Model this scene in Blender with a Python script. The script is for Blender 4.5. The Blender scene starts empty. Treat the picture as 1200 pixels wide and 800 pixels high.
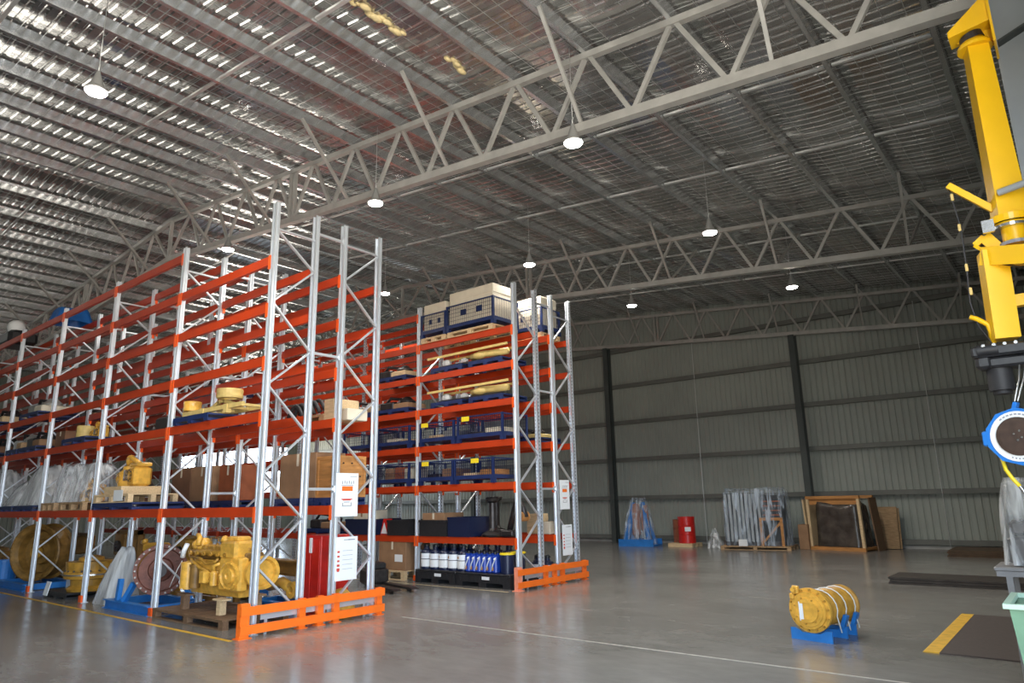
import bpy, math, random
from mathutils import Vector, Matrix
PI=math.pi
C=bpy.context.scene.collection
random.seed(7)

# ------------------------------------------------------------------ helpers
class MB:
    def __init__(s): s.v=[]; s.f=[]; s.m=[]; s.sm=[]; s.T=None
    def _add(s,vs,fs,smooth=False,mi=0):
        n=len(s.v)
        for p in vs:
            p=Vector(p)
            if s.T is not None: p=s.T@p
            s.v.append(p[:])
        for f in fs:
            s.f.append([n+i for i in f]); s.m.append(mi); s.sm.append(smooth)
        return s
    def box(s,cx,cy,cz,sx,sy,sz,rz=0,mi=0,rx=0,ry=0):
        M=Matrix.Translation((cx,cy,cz))@Matrix.Rotation(rz,4,'Z')@Matrix.Rotation(ry,4,'Y')@Matrix.Rotation(rx,4,'X')
        vs=[M@Vector((a*sx/2,b*sy/2,c*sz/2)) for c in (-1,1) for a,b in ((-1,-1),(1,-1),(1,1),(-1,1))]
        return s._add(vs,[(3,2,1,0),(4,5,6,7),(0,1,5,4),(1,2,6,5),(2,3,7,6),(3,0,4,7)],mi=mi)
    def b2(s,x0,x1,y0,y1,z0,z1,mi=0):
        return s.box((x0+x1)/2,(y0+y1)/2,(z0+z1)/2,abs(x1-x0),abs(y1-y0),abs(z1-z0),mi=mi)
    def chamfer_box(s,cx,cy,cz,sx,sy,sz,b=.02,rz=0,mi=0):
        # box with bevelled vertical and horizontal edges
        a,c,d=sx/2,sy/2,sz/2; b=min(b,a*.45,c*.45,d*.45)
        def ring(ins,z): 
            A,B=a-ins,c-ins
            return [(-A+b,-B,z),(A-b,-B,z),(A,-B+b,z),(A,B-b,z),(A-b,B,z),(-A+b,B,z),(-A,B-b,z),(-A,-B+b,z)]
        rs=[ring(b,-d),ring(0,-d+b),ring(0,d-b),ring(b,d)]
        M=Matrix.Translation((cx,cy,cz))@Matrix.Rotation(rz,4,'Z')
        vs=[M@Vector(p) for r in rs for p in r]
        fs=[tuple(range(7,-1,-1)),tuple(range(24,32))]
        for k in range(3):
            for i in range(8):
                j=(i+1)%8; fs.append((k*8+i,k*8+j,k*8+8+j,k*8+8+i))
        return s._add(vs,fs,mi=mi)
    def bar(s,p0,p1,w,h,up=(0,0,1),mi=0):
        p0,p1=Vector(p0),Vector(p1); d=(p1-p0)
        if d.length<1e-6: return s
        z=d.normalized(); u=Vector(up)
        if abs(z.dot(u))>.98: u=Vector((0,1,0)) if abs(z.y)<.9 else Vector((1,0,0))
        x=z.cross(u).normalized(); y=x.cross(z).normalized()
        vs=[]
        for p in (p0,p1):
            for a,b in ((-1,-1),(1,-1),(1,1),(-1,1)): vs.append(p+x*(a*w/2)+y*(b*h/2))
        return s._add(vs,[(3,2,1,0),(4,5,6,7),(0,1,5,4),(1,2,6,5),(2,3,7,6),(3,0,4,7)],mi=mi)
    def cyl(s,p0,p1,r0,r1=None,n=16,mi=0,caps=True):
        if r1 is None: r1=r0
        p0,p1=Vector(p0),Vector(p1); z=(p1-p0).normalized()
        u=Vector((0,0,1)) if abs(z.z)<.9 else Vector((1,0,0))
        x=z.cross(u).normalized(); y=z.cross(x).normalized()
        vs=[]
        for p,r in ((p0,r0),(p1,r1)):
            for i in range(n):
                a=2*PI*i/n; vs.append(p+x*(r*math.cos(a))+y*(r*math.sin(a)))
        fs=[(i,(i+1)%n,n+(i+1)%n,n+i) for i in range(n)]
        s._add(vs,fs,smooth=True,mi=mi)
        if caps:
            s._add(vs[:n],[tuple(range(n-1,-1,-1))],mi=mi); s._add(vs[n:],[tuple(range(n))],mi=mi)
        return s
    def lathe(s,o,axis,prof,n=32,mi=0,a0=0,a1=2*PI):
        # prof: (distance along the axis, radius)
        o=Vector(o); z=Vector(axis).normalized()
        u=Vector((0,0,1)) if abs(z.z)<.9 else Vector((1,0,0))
        x=z.cross(u).normalized(); y=z.cross(x).normalized()
        full=abs(a1-a0-2*PI)<1e-6; m=n if full else n+1
        vs=[];fs=[]
        for t,r in prof:
            for i in range(m):
                a=a0+(a1-a0)*i/n; vs.append(o+z*t+x*(r*math.cos(a))+y*(r*math.sin(a)))
        for k in range(len(prof)-1):
            for i in range(n):
                j=(i+1)%m; fs.append((k*m+i,k*m+j,k*m+m+j,k*m+m+i))
        return s._add(vs,fs,smooth=False,mi=mi)
    def tube(s,pts,r,n=8,mi=0,close=False):
        pts=[Vector(p) for p in pts]; N=len(pts); vs=[];prev=None
        for i,p in enumerate(pts):
            a=pts[max(i-1,0)]; b=pts[min(i+1,N-1)]
            z=(b-a).normalized()
            if prev is None:
                u=Vector((0,0,1)) if abs(z.z)<.9 else Vector((1,0,0))
                x=z.cross(u).normalized()
            else:
                x=(prev-z*prev.dot(z)); x=x.normalized() if x.length>1e-6 else prev
            prev=x; y=z.cross(x)
            for k in range(n):
                t=2*PI*k/n; vs.append(p+x*(r*math.cos(t))+y*(r*math.sin(t)))
        fs=[(i*n+k,i*n+(k+1)%n,(i+1)*n+(k+1)%n,(i+1)*n+k) for i in range(N-1) for k in range(n)]
        fs.append(tuple(range(n-1,-1,-1))); fs.append(tuple(range((N-1)*n,N*n)))
        return s._add(vs,fs,smooth=True,mi=mi)
    def prism(s,poly,ax,t0,t1,mi=0):
        # poly in the plane normal to ax ('x': (y,z), 'y': (x,z), 'z': (x,y)), extruded t0..t1
        def P(a,b,t): return {'x':(t,a,b),'y':(a,t,b),'z':(a,b,t)}[ax]
        n=len(poly); vs=[P(a,b,t0) for a,b in poly]+[P(a,b,t1) for a,b in poly]
        fs=[tuple(range(n-1,-1,-1)),tuple(range(n,2*n))]+[(i,(i+1)%n,n+(i+1)%n,n+i) for i in range(n)]
        return s._add(vs,fs,mi=mi)
    def ball(s,c,r,n=12,mi=0,sq=(1,1,1)):
        c=Vector(c);vs=[];fs=[];h=n//2
        for j in range(h+1):
            th=PI*j/h
            for i in range(n):
                a=2*PI*i/n; vs.append(c+Vector((r*sq[0]*math.sin(th)*math.cos(a),r*sq[1]*math.sin(th)*math.sin(a),r*sq[2]*math.cos(th))))
        for j in range(h):
            for i in range(n): k=(i+1)%n; fs.append((j*n+i,j*n+n+i,j*n+n+k,j*n+k))
        return s._add(vs,fs,smooth=True,mi=mi)
    def build(s,name,mat,parent=None,kind=None,label=None,bevel=0):
        me=bpy.data.meshes.new(name); me.from_pydata(s.v,[],s.f)
        mats=mat if isinstance(mat,(list,tuple)) else [mat]
        for m in mats: me.materials.append(M[m])
        me.polygons.foreach_set('material_index',s.m); me.polygons.foreach_set('use_smooth',s.sm)
        me.update()
        o=bpy.data.objects.new(name,me); C.objects.link(o)
        if parent is not None: o.parent=parent
        if kind: o['kind']=kind
        if label: o['label']=label
        if bevel:
            b=o.modifiers.new('b','BEVEL'); b.width=bevel; b.segments=2; b.limit_method='ANGLE'
        return o
def fixn(o):
    import bmesh
    b=bmesh.new(); b.from_mesh(o.data); bmesh.ops.recalc_face_normals(b,faces=b.faces); b.to_mesh(o.data); b.free(); return o
def tag(o,label,cat,group=None,kind=None):
    o['label']=label; o['category']=cat
    if group: o['group']=group
    if kind: o['kind']=kind
    return o
def thing(name,label,cat,loc=(0,0,0),rz=0,group=None):
    o=bpy.data.objects.new(name,None); C.objects.link(o); o.empty_display_size=.1
    o.location=loc; o.rotation_euler=(0,0,rz)
    return tag(o,label,cat,group)
def dup(o,parent=None):
    c=o.copy(); C.objects.link(c)
    if parent is not None: c.parent=parent
    for ch in list(o.children): dup(ch,c)
    return c

# ------------------------------------------------------------------ materials
M={}
def mat(name,col,rough=.5,metal=0,noise=0,nscale=8,emit=None,estr=0,alpha=None,bump=0,bscale=40,col2=None,coat=0,rvar=0,stretch=None):
    m=bpy.data.materials.new(name); m.use_nodes=True; nt=m.node_tree; b=nt.nodes['Principled BSDF']
    b.inputs['Base Color'].default_value=(*col,1); b.inputs['Roughness'].default_value=rough; b.inputs['Metallic'].default_value=metal
    if coat: b.inputs['Coat Weight'].default_value=coat; b.inputs['Coat Roughness'].default_value=.15
    tc=nt.nodes.new('ShaderNodeTexCoord'); vec=tc.outputs['Object']
    if stretch:
        mp=nt.nodes.new('ShaderNodeMapping'); mp.inputs['Scale'].default_value=stretch; nt.links.new(vec,mp.inputs['Vector']); vec=mp.outputs['Vector']
    if noise or rvar or col2:
        n=nt.nodes.new('ShaderNodeTexNoise'); n.inputs['Scale'].default_value=nscale; n.inputs['Detail'].default_value=5
        nt.links.new(vec,n.inputs['Vector'])
    if noise or col2:
        r=nt.nodes.new('ShaderNodeValToRGB'); r.color_ramp.elements[0].position=.3; r.color_ramp.elements[1].position=.7
        a=col2 if col2 else tuple(max(0,c*(1-noise)) for c in col); d=col if col2 else tuple(min(1,c*(1+noise)) for c in col)
        r.color_ramp.elements[0].color=(*a,1); r.color_ramp.elements[1].color=(*d,1)
        nt.links.new(n.outputs['Fac'],r.inputs['Fac']); nt.links.new(r.outputs['Color'],b.inputs['Base Color'])
    if rvar:
        mr=nt.nodes.new('ShaderNodeMapRange'); mr.inputs['To Min'].default_value=max(.02,rough-rvar); mr.inputs['To Max'].default_value=rough+rvar
        nt.links.new(n.outputs['Fac'],mr.inputs['Value']); nt.links.new(mr.outputs['Result'],b.inputs['Roughness'])
    if bump:
        n2=nt.nodes.new('ShaderNodeTexNoise'); n2.inputs['Scale'].default_value=bscale; n2.inputs['Detail'].default_value=4
        nt.links.new(vec,n2.inputs['Vector'])
        bp=nt.nodes.new('ShaderNodeBump'); bp.inputs['Strength'].default_value=bump; bp.inputs['Distance'].default_value=.02
        nt.links.new(n2.outputs['Fac'],bp.inputs['Height']); nt.links.new(bp.outputs['Normal'],b.inputs['Normal'])
    if emit: b.inputs['Emission Color'].default_value=(*emit,1); b.inputs['Emission Strength'].default_value=estr
    M[name]=m; return m
mat('galv',(.70,.74,.79),.34,.62,noise=.04,nscale=3)
mat('galv_dull',(.34,.34,.32),.5,.45,noise=.15,nscale=3)
mat('purlin',(.80,.82,.83),.25,.93,noise=.08,nscale=4,rvar=.05)
mat('bridging',(.66,.66,.65),.38,.6,noise=.1,nscale=6)
mat('truss',(.40,.39,.365),.45,.35,noise=.12,nscale=5)
mat('girt_grey',(.15,.155,.14),.45,.3,noise=.12,nscale=3)
mat('column_grey',(.055,.065,.062),.5,.2,noise=.15,nscale=2)
mat('portal_grey',(.33,.36,.38),.45,.2,noise=.08,nscale=2)
mat('beam_orange',(.43,.036,.0035),.46,0,noise=.10,nscale=2)
mat('connector',(.80,.10,.012),.35,0,noise=.08,nscale=9)
mat('guard_orange',(.86,.155,.012),.38,0,noise=.07,nscale=6)
mat('guard_faded',(.82,.27,.16),.5,0,noise=.10,nscale=6)
mat('dark',(.014,.014,.016),.45)
mat('black_plastic',(.018,.018,.02),.4,0,noise=.3,nscale=20)
mat('rubber',(.02,.02,.022),.6)
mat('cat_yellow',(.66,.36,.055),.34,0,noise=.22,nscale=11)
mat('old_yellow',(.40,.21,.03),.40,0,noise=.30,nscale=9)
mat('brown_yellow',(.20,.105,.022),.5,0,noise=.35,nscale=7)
mat('crane_yellow',(.86,.50,.006),.33,0,noise=.03,nscale=5)
mat('light_yellow',(.62,.46,.16),.55,0,noise=.12,nscale=10)
mat('blue_steel',(.02,.16,.48),.4,0,noise=.15,nscale=6)
mat('pallet_blue',(.008,.022,.095),.45,0,noise=.2,nscale=8)
mat('cage_blue',(.008,.016,.055),.4,.1,noise=.2,nscale=12)
mat('tarp_blue',(.01,.12,.42),.5,0,bump=.6,bscale=14)
mat('wood',(.36,.23,.12),.7,0,noise=.28,nscale=6,stretch=(1,8,8))
mat('wood_light',(.58,.42,.24),.65,0,noise=.18,nscale=6,stretch=(1,8,8))
mat('wood_dark',(.15,.085,.045),.7,0,noise=.3,nscale=6,stretch=(1,8,8))
mat('wood_orange',(.42,.19,.055),.6,0,noise=.25,nscale=3,stretch=(1,1,8))
mat('cardboard',(.26,.145,.075),.75,0,noise=.12,nscale=5)
mat('cardboard_dark',(.15,.07,.035),.75,0,noise=.15,nscale=5)
mat('carton_pale',(.62,.56,.44),.7,0,noise=.06,nscale=6)
mat('carton_red',(.26,.07,.025),.7,0,noise=.15,nscale=6)
mat('white',(.72,.74,.75),.5)
mat('sign_white',(.74,.78,.82),.35)
mat('sign_orange',(.75,.16,.02),.5)
mat('sign_grey',(.25,.26,.3),.5)
mat('sign_red',(.55,.05,.03),.5)
mat('red_paint',(.50,.014,.010),.35,0,noise=.12,nscale=8)
mat('rust_disc',(.13,.045,.03),.5,.3,noise=.3,nscale=10,bump=.3)
mat('dark_metal',(.05,.045,.045),.4,.6,noise=.3,nscale=12)
mat('bright_metal',(.6,.6,.6),.25,.95)
mat('label_yellow',(.80,.62,.02),.5)
mat('bottle_blue',(.012,.05,.36),.3)
mat('navy',(.008,.014,.045),.35)
mat('green_bin',(.10,.19,.12),.4,0,noise=.12,nscale=6)
mat('green_rim',(.30,.42,.33),.35)
mat('mat_brown',(.060,.046,.042),.8,0,noise=.15,nscale=30)
mat('line_yellow',(.62,.36,.03),.55,0,noise=.2,nscale=10)
mat('line_pale',(.45,.36,.22),.5,0,noise=.15,nscale=10)
mat('joint_pale',(.32,.30,.27),.4,0,noise=.2,nscale=14)
mat('plate_brown',(.085,.05,.025),.6,0,noise=.3,nscale=6)
mat('plate_dark',(.05,.042,.038),.5,.2,noise=.3,nscale=6)
mat('foam',(.62,.50,.26),.8,0,noise=.2,nscale=20)
mat('grey_bench',(.26,.25,.25),.5,.2,noise=.1,nscale=8)
mat('lamp_body',(.25,.25,.24),.5,.3)
mat('lamp_glow',(1,1,1),.5,emit=(1,.96,.88),estr=60)
mat('hose_yellow',(.75,.58,.02),.4)
mat('reel_blue',(.02,.17,.55),.35)
mat('reel_dark',(.05,.03,.022),.5,0,noise=.3,nscale=12)
mat('strap_white',(.7,.7,.68),.5)
mat('pink_part',(.32,.16,.12),.6)
mat('wire',(.55,.56,.55),.4,.7)
mat('plate_ground',(.35,.34,.32),.8)
mat('sheet_outside',(.45,.47,.46),.6)

def m_wall():
    m=mat('wall_sheet',(.31,.335,.30),.45,.2,noise=.10,nscale=.5)
m_wall()
def m_ceiling():
    m=bpy.data.materials.new('foil'); m.use_nodes=True; nt=m.node_tree; b=nt.nodes['Principled BSDF']
    b.inputs['Metallic'].default_value=.88
    tc=nt.nodes.new('ShaderNodeTexCoord')
    n=nt.nodes.new('ShaderNodeTexNoise'); n.inputs['Scale'].default_value=1.2; n.inputs['Detail'].default_value=6; nt.links.new(tc.outputs['Object'],n.inputs['Vector'])
    r=nt.nodes.new('ShaderNodeValToRGB'); r.color_ramp.elements[0].position=.3; r.color_ramp.elements[1].position=.72
    r.color_ramp.elements[0].color=(.42,.41,.40,1); r.color_ramp.elements[1].color=(.60,.60,.59,1)
    nt.links.new(n.outputs['Fac'],r.inputs['Fac']); nt.links.new(r.outputs['Color'],b.inputs['Base Color'])
    mr=nt.nodes.new('ShaderNodeMapRange'); mr.inputs['To Min'].default_value=.11; mr.inputs['To Max'].default_value=.22
    nt.links.new(n.outputs['Fac'],mr.inputs['Value']); nt.links.new(mr.outputs['Result'],b.inputs['Roughness'])
    n2=nt.nodes.new('ShaderNodeTexNoise'); n2.inputs['Scale'].default_value=9; n2.inputs['Detail'].default_value=5; n2.inputs['Distortion'].default_value=.6
    nt.links.new(tc.outputs['Object'],n2.inputs['Vector'])
    bp=nt.nodes.new('ShaderNodeBump'); bp.inputs['Strength'].default_value=.18; bp.inputs['Distance'].default_value=.01
    nt.links.new(n2.outputs['Fac'],bp.inputs['Height']); nt.links.new(bp.outputs['Normal'],b.inputs['Normal'])
    M['foil']=m
m_ceiling()
def m_floor():
    m=bpy.data.materials.new('concrete'); m.use_nodes=True; nt=m.node_tree; b=nt.nodes['Principled BSDF']; L=nt.links
    tc=nt.nodes.new('ShaderNodeTexCoord')
    def noise(sc,det,rough=.55,dist=0,mp=None):
        n=nt.nodes.new('ShaderNodeTexNoise'); n.inputs['Scale'].default_value=sc; n.inputs['Detail'].default_value=det
        n.inputs['Roughness'].default_value=rough; n.inputs['Distortion'].default_value=dist
        if mp:
            q=nt.nodes.new('ShaderNodeMapping'); q.inputs['Scale'].default_value=mp; q.inputs['Rotation'].default_value=(0,0,.5); L.new(tc.outputs['Object'],q.inputs['Vector']); L.new(q.outputs['Vector'],n.inputs['Vector'])
        else: L.new(tc.outputs['Object'],n.inputs['Vector'])
        return n
    a=noise(.5,6); r=nt.nodes.new('ShaderNodeValToRGB'); r.color_ramp.elements[0].position=.32; r.color_ramp.elements[1].position=.7
    r.color_ramp.elements[0].color=(.155,.148,.138,1); r.color_ramp.elements[1].color=(.225,.217,.205,1)
    L.new(a.outputs['Fac'],r.inputs['Fac'])
    c=noise(3,7,.65,.4,(1,2.2,1)); r2=nt.nodes.new('ShaderNodeValToRGB'); r2.color_ramp.elements[0].position=.3; r2.color_ramp.elements[1].position=.72
    r2.color_ramp.elements[0].color=(.86,.86,.86,1); r2.color_ramp.elements[1].color=(1.06,1.06,1.06,1); L.new(c.outputs['Fac'],r2.inputs['Fac'])
    mx=nt.nodes.new('ShaderNodeMix'); mx.data_type='RGBA'; mx.blend_type='MULTIPLY'; mx.inputs['Factor'].default_value=1
    L.new(r.outputs['Color'],mx.inputs['A']); L.new(r2.outputs['Color'],mx.inputs['B']); L.new(mx.outputs['Result'],b.inputs['Base Color'])
    e=noise(1.6,6,.6,.3,(1,2,1)); mr=nt.nodes.new('ShaderNodeMapRange'); mr.inputs['From Min'].default_value=.3; mr.inputs['From Max'].default_value=.7
    mr.inputs['To Min'].default_value=.16; mr.inputs['To Max'].default_value=.27
    L.new(e.outputs['Fac'],mr.inputs['Value']); L.new(mr.outputs['Result'],b.inputs['Roughness'])
    b.inputs['Specular IOR Level'].default_value=.6
    bp=nt.nodes.new('ShaderNodeBump'); bp.inputs['Strength'].default_value=.015; bp.inputs['Distance'].default_value=.02
    L.new(c.outputs['Fac'],bp.inputs['Height']); L.new(bp.outputs['Normal'],b.inputs['Normal'])
    M['concrete']=m
m_floor()
def m_film(name,fac_lo,fac_hi,col=(.75,.78,.8),scale=5):
    m=bpy.data.materials.new(name); m.use_nodes=True; nt=m.node_tree; L=nt.links
    b=nt.nodes['Principled BSDF']; b.inputs['Base Color'].default_value=(*col,1); b.inputs['Roughness'].default_value=.18
    out=nt.nodes['Material Output']; tr=nt.nodes.new('ShaderNodeBsdfTransparent'); mix=nt.nodes.new('ShaderNodeMixShader')
    tc=nt.nodes.new('ShaderNodeTexCoord'); mp=nt.nodes.new('ShaderNodeMapping'); mp.inputs['Scale'].default_value=(1.6,1.6,.22); L.new(tc.outputs['Object'],mp.inputs['Vector'])
    n=nt.nodes.new('ShaderNodeTexNoise'); n.inputs['Scale'].default_value=scale; n.inputs['Detail'].default_value=6; n.inputs['Distortion'].default_value=.8; L.new(mp.outputs['Vector'],n.inputs['Vector'])
    mr=nt.nodes.new('ShaderNodeMapRange'); mr.inputs['From Min'].default_value=.44; mr.inputs['From Max'].default_value=.66; mr.inputs['To Min'].default_value=fac_lo; mr.inputs['To Max'].default_value=fac_hi
    L.new(n.outputs['Fac'],mr.inputs['Value']); L.new(mr.outputs['Result'],mix.inputs['Fac'])
    L.new(tr.outputs[0],mix.inputs[1]); L.new(b.outputs[0],mix.inputs[2]); L.new(mix.outputs[0],out.inputs['Surface'])
    bp=nt.nodes.new('ShaderNodeBump'); bp.inputs['Strength'].default_value=1; bp.inputs['Distance'].default_value=.05
    L.new(n.outputs['Fac'],bp.inputs['Height']); L.new(bp.outputs['Normal'],b.inputs['Normal'])
    M[name]=m
m_film('film',.12,.75); m_film('film_thick',.45,.95,(.62,.63,.63),3); m_film('film_blue',.04,.62,(.62,.72,.85),6)
def m_perf():
    # galvanised upright with rows of dark slots punched through its faces
    m=bpy.data.materials.new('perforated'); m.use_nodes=True; nt=m.node_tree; L=nt.links; b=nt.nodes['Principled BSDF']
    b.inputs['Metallic'].default_value=.62; b.inputs['Roughness'].default_value=.34
    tc=nt.nodes.new('ShaderNodeTexCoord'); sp=nt.nodes.new('ShaderNodeSeparateXYZ'); L.new(tc.outputs['Object'],sp.inputs[0])
    def mth(op,a,v=None):
        q=nt.nodes.new('ShaderNodeMath'); q.operation=op; L.new(a,q.inputs[0])
        if v is not None:
            if hasattr(v,'is_output'): L.new(v,q.inputs[1])
            else: q.inputs[1].default_value=v
        return q.outputs[0]
    fz=mth('LESS_THAN',mth('FRACT',mth('MULTIPLY',sp.outputs['Z'],1/.075)),.42)
    ax=mth('ABSOLUTE',sp.outputs['X'])
    ay=sp.outputs['Y']; aay=mth('ABSOLUTE',ay); iny=mth('MULTIPLY',mth('GREATER_THAN',aay,.042),mth('LESS_THAN',aay,.062))
    onside=mth('GREATER_THAN',ax,.044); iny=mth('MULTIPLY',iny,onside)
    msk=mth('MULTIPLY',fz,iny)
    mx=nt.nodes.new('ShaderNodeMix'); mx.data_type='RGBA'; L.new(msk,mx.inputs['Factor'])
    mx.inputs['A'].default_value=(.68,.72,.77,1); mx.inputs['B'].default_value=(.03,.03,.035,1)
    L.new(mx.outputs['Result'],b.inputs['Base Color'])
    M['perforated']=m
m_perf()

# ------------------------------------------------------------------ building geometry (metres)
XW=.65; XR=-18.05; XL=2*XR-XW; YB=-9.0; YG=24.53
TA,TB,BA=7.6166,-.0914,6.477
XP0,DP=-15.6401,1.36592
def zt(x,a=TA):      # height of the top chord centre
    return a+TB*(x if x>XR else 2*XR-x)
def zb(x): return zt(x,BA)
PX=[XP0+k*DP for k in range(-1,12)]
PX_ALL=sorted(PX+[2*XR-x for x in PX])

# floor
b=MB(); b.b2(XL-.3,XW+.5,YB-.5,YG+.4,-.25,0); o=b.build('floor','concrete',kind='structure')
def stripe(name,x0,x1,y0,y1,m,label,cat='line'):
    b=MB(); b.b2(x0,x1,y0,y1,.0005,.0035); o=b.build(name,m); o['kind']='structure'; return o
stripe('trim_1',-29,-8.76,4.92,4.98,'line_yellow','')
stripe('trim_2',-29,-8.72,10.42,10.47,'line_pale','')
stripe('trim_3',-8.3,XW,7.42,7.455,'joint_pale','')

# corrugated foil-backed roof: real ribs across Y, sag between purlins
def roof_sheet():
    xs=[]
    ext=[XL]+PX_ALL+[XW]
    for a,c in zip(ext[:-1],ext[1:]):
        n=4 if c-a>1 else 2
        for i in range(n): xs.append((a+(c-a)*i/n,math.sin(PI*i/n)))
    xs.append((XW,0))
    xs2=[]; done=False
    for x,s in xs:
        if not done and x>XR: xs2.append((XR,0)); done=True
        xs2.append((x,s))
    xs=xs2
    ys=[];y=YB;p=.19
    while y<YG:
        for t,h in ((0,0),(.30,0),(.42,1),(.62,1),(.74,0)):
            if y+t*p<YG: ys.append((y+t*p,h))
        y+=p
    ys.append((YG,0))
    rnd=random.Random(3); nx,ny=len(xs),len(ys); vs=[]
    for j,(y,h) in enumerate(ys):
        for i,(x,s) in enumerate(xs):
            w=.008*math.sin(x*2.1+y*.9)*s
            vs.append((x,y,zt(x)+.295+h*.011-.035*s+w))
    fs=[(j*nx+i,(j+1)*nx+i,(j+1)*nx+i+1,j*nx+i+1) for j in range(ny-1) for i in range(nx-1)]
    b=MB(); b._add(vs,fs); b.build('ceiling','foil',kind='structure')
    b=MB()
    for x0,x1 in ((XL-.6,XR),(XR,XW+.6)):
        b._add([(x0,YB-.6,zt(x0)+.42),(x1,YB-.6,zt(x1)+.42),(x1,YG+.6,zt(x1)+.42),(x0,YG+.6,zt(x0)+.42),
                (x0,YB-.6,zt(x0)+.46),(x1,YB-.6,zt(x1)+.46),(x1,YG+.6,zt(x1)+.46),(x0,YG+.6,zt(x0)+.46)],
               [(3,2,1,0),(4,5,6,7),(0,1,5,4),(1,2,6,5),(2,3,7,6),(3,0,4,7)])
    b.build('trim_4','sheet_outside',kind='structure')
roof_sheet()

# walls: corrugated sheets with openings for the doors
def sheet_wall(name,axis,pos,a0,a1,out,holes=(),ztop=None):
    p=.19; pts=[];a=a0
    while a<a1:
        for t,h in ((0,0),(.34,0),(.44,1),(.62,1),(.72,0)):
            q=a+t*p
            if q<a1: pts.append((q,h))
        a+=p
    pts.append((a1,0))
    b=MB()
    for (q0,h0),(q1,h1) in zip(pts[:-1],pts[1:]):
        mid=(q0+q1)/2; segs=[(0,None)]
        for hx0,hx1,hz0,hz1 in holes:
            if hx0<mid<hx1: segs=[(0,hz0),(hz1,None)]
        for s0,s1 in segs:
            def top(q): return (ztop(q) if ztop else zt(pos))+.42
            zz=[s0,s0,top(q1) if s1 is None else s1,top(q0) if s1 is None else s1]
            if max(zz)-s0<.01: continue
            P=[]
            for q,h,z in ((q0,h0,zz[0]),(q1,h1,zz[1]),(q1,h1,zz[2]),(q0,h0,zz[3])):
                d=pos+out*h*.02
                P.append((q,d,z) if axis=='x' else (d,q,z))
            b._add(P,[(0,1,2,3)])
    return b.build(name,'wall_sheet',kind='structure')
sheet_wall('wall_far','x',YG+.12,XL,XW,1,ztop=lambda q:zt(q))
sheet_wall('wall_back','x',YB,XL,XW,--1,ztop=lambda q:zt(q))
sheet_wall('wall_right','y',XW,YB,YG+.12,1,holes=[(-8.3,5.0,0,5.6)])
sheet_wall('wall_left','y',XL,YB,YG+.12,-1,holes=[(17.2,23.6,2.3,5.0)])
# concrete kerb along the far wall
b=MB(); b.b2(XL,XW,YG-.02,YG+.10,0,.10); b.build('baseboard_far','galv_dull',kind='structure')

# trusses
def truss(Y,label,fly=()):
    t=thing('roof_truss',label,'roof truss',(XR,Y,0))
    def X(x): return x-XR
    for side in (0,1):
        x0,x1=((XL+.1,XR),(XR,XW-.1))[side]
        MB().bar((X(x0),0,zt(x0)),(X(x1),0,zt(x1)),.10,.10).build('top_chord','truss',t)
        MB().bar((X(x0),0,zb(x0)),(X(x1),0,zb(x1)),.13,.13).build('bottom_chord','truss',t)
    xs=PX_ALL
    for a,c in zip(xs[:-1],xs[1:]):
        if a<XR<c:
            MB().bar((0,0,zb(XR)),(0,0,zt(XR)),.08,.08).build('king_post','truss',t); m=None
            MB().bar((0,0,zb(XR)),(X(a),0,zt(a)),.06,.06,up=(0,1,0)).build('web_member','truss',t)
            MB().bar((0,0,zb(XR)),(X(c),0,zt(c)),.06,.06,up=(0,1,0)).build('web_member','truss',t); continue
        m=(a+c)/2
        MB().bar((X(m-.03),0,zb(m)+.05),(X(a+.05),0,zt(a)-.04),.065,.055,up=(0,1,0)).build('web_member','truss',t)
        MB().bar((X(m+.03),0,zb(m)+.05),(X(c-.05),0,zt(c)-.04),.065,.055,up=(0,1,0)).build('web_member','truss',t)
    for xs_ in (-12.28,2*XR+12.28):
        for d in (-.07,.07):
            MB().bar((X(xs_+d),0,zb(xs_)),(X(xs_+d),0,zt(xs_)),.06,.08).build('splice_post','truss',t)
    for k,i in enumerate(range(0,len(xs),2)):
        x=xs[i]
        if abs(x-XR)<.5: continue
        for dy in fly:
            MB().bar((X(x-.15),0,zb(x)+.07),(X(x+.05),dy,zt(x)+.07),.05,.05).build('fly_brace','truss',t)
    return t
YT=[-.59,7.69,15.965,24.2]
truss(YT[0],'grey roof truss over the loading doorway, before the long one crossing the racks','fly' and (1.2,))
truss(YT[1],'long pale grey steel roof truss crossing above the front pallet racks',(-1.25,))
truss(YT[2],'grey steel roof truss above the far pallet rack, midway to the sheeted end wall',(-1.35,1.35))
truss(YT[3],'dark grey steel truss standing flat against the sheeted end wall',(-1.2,))

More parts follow.
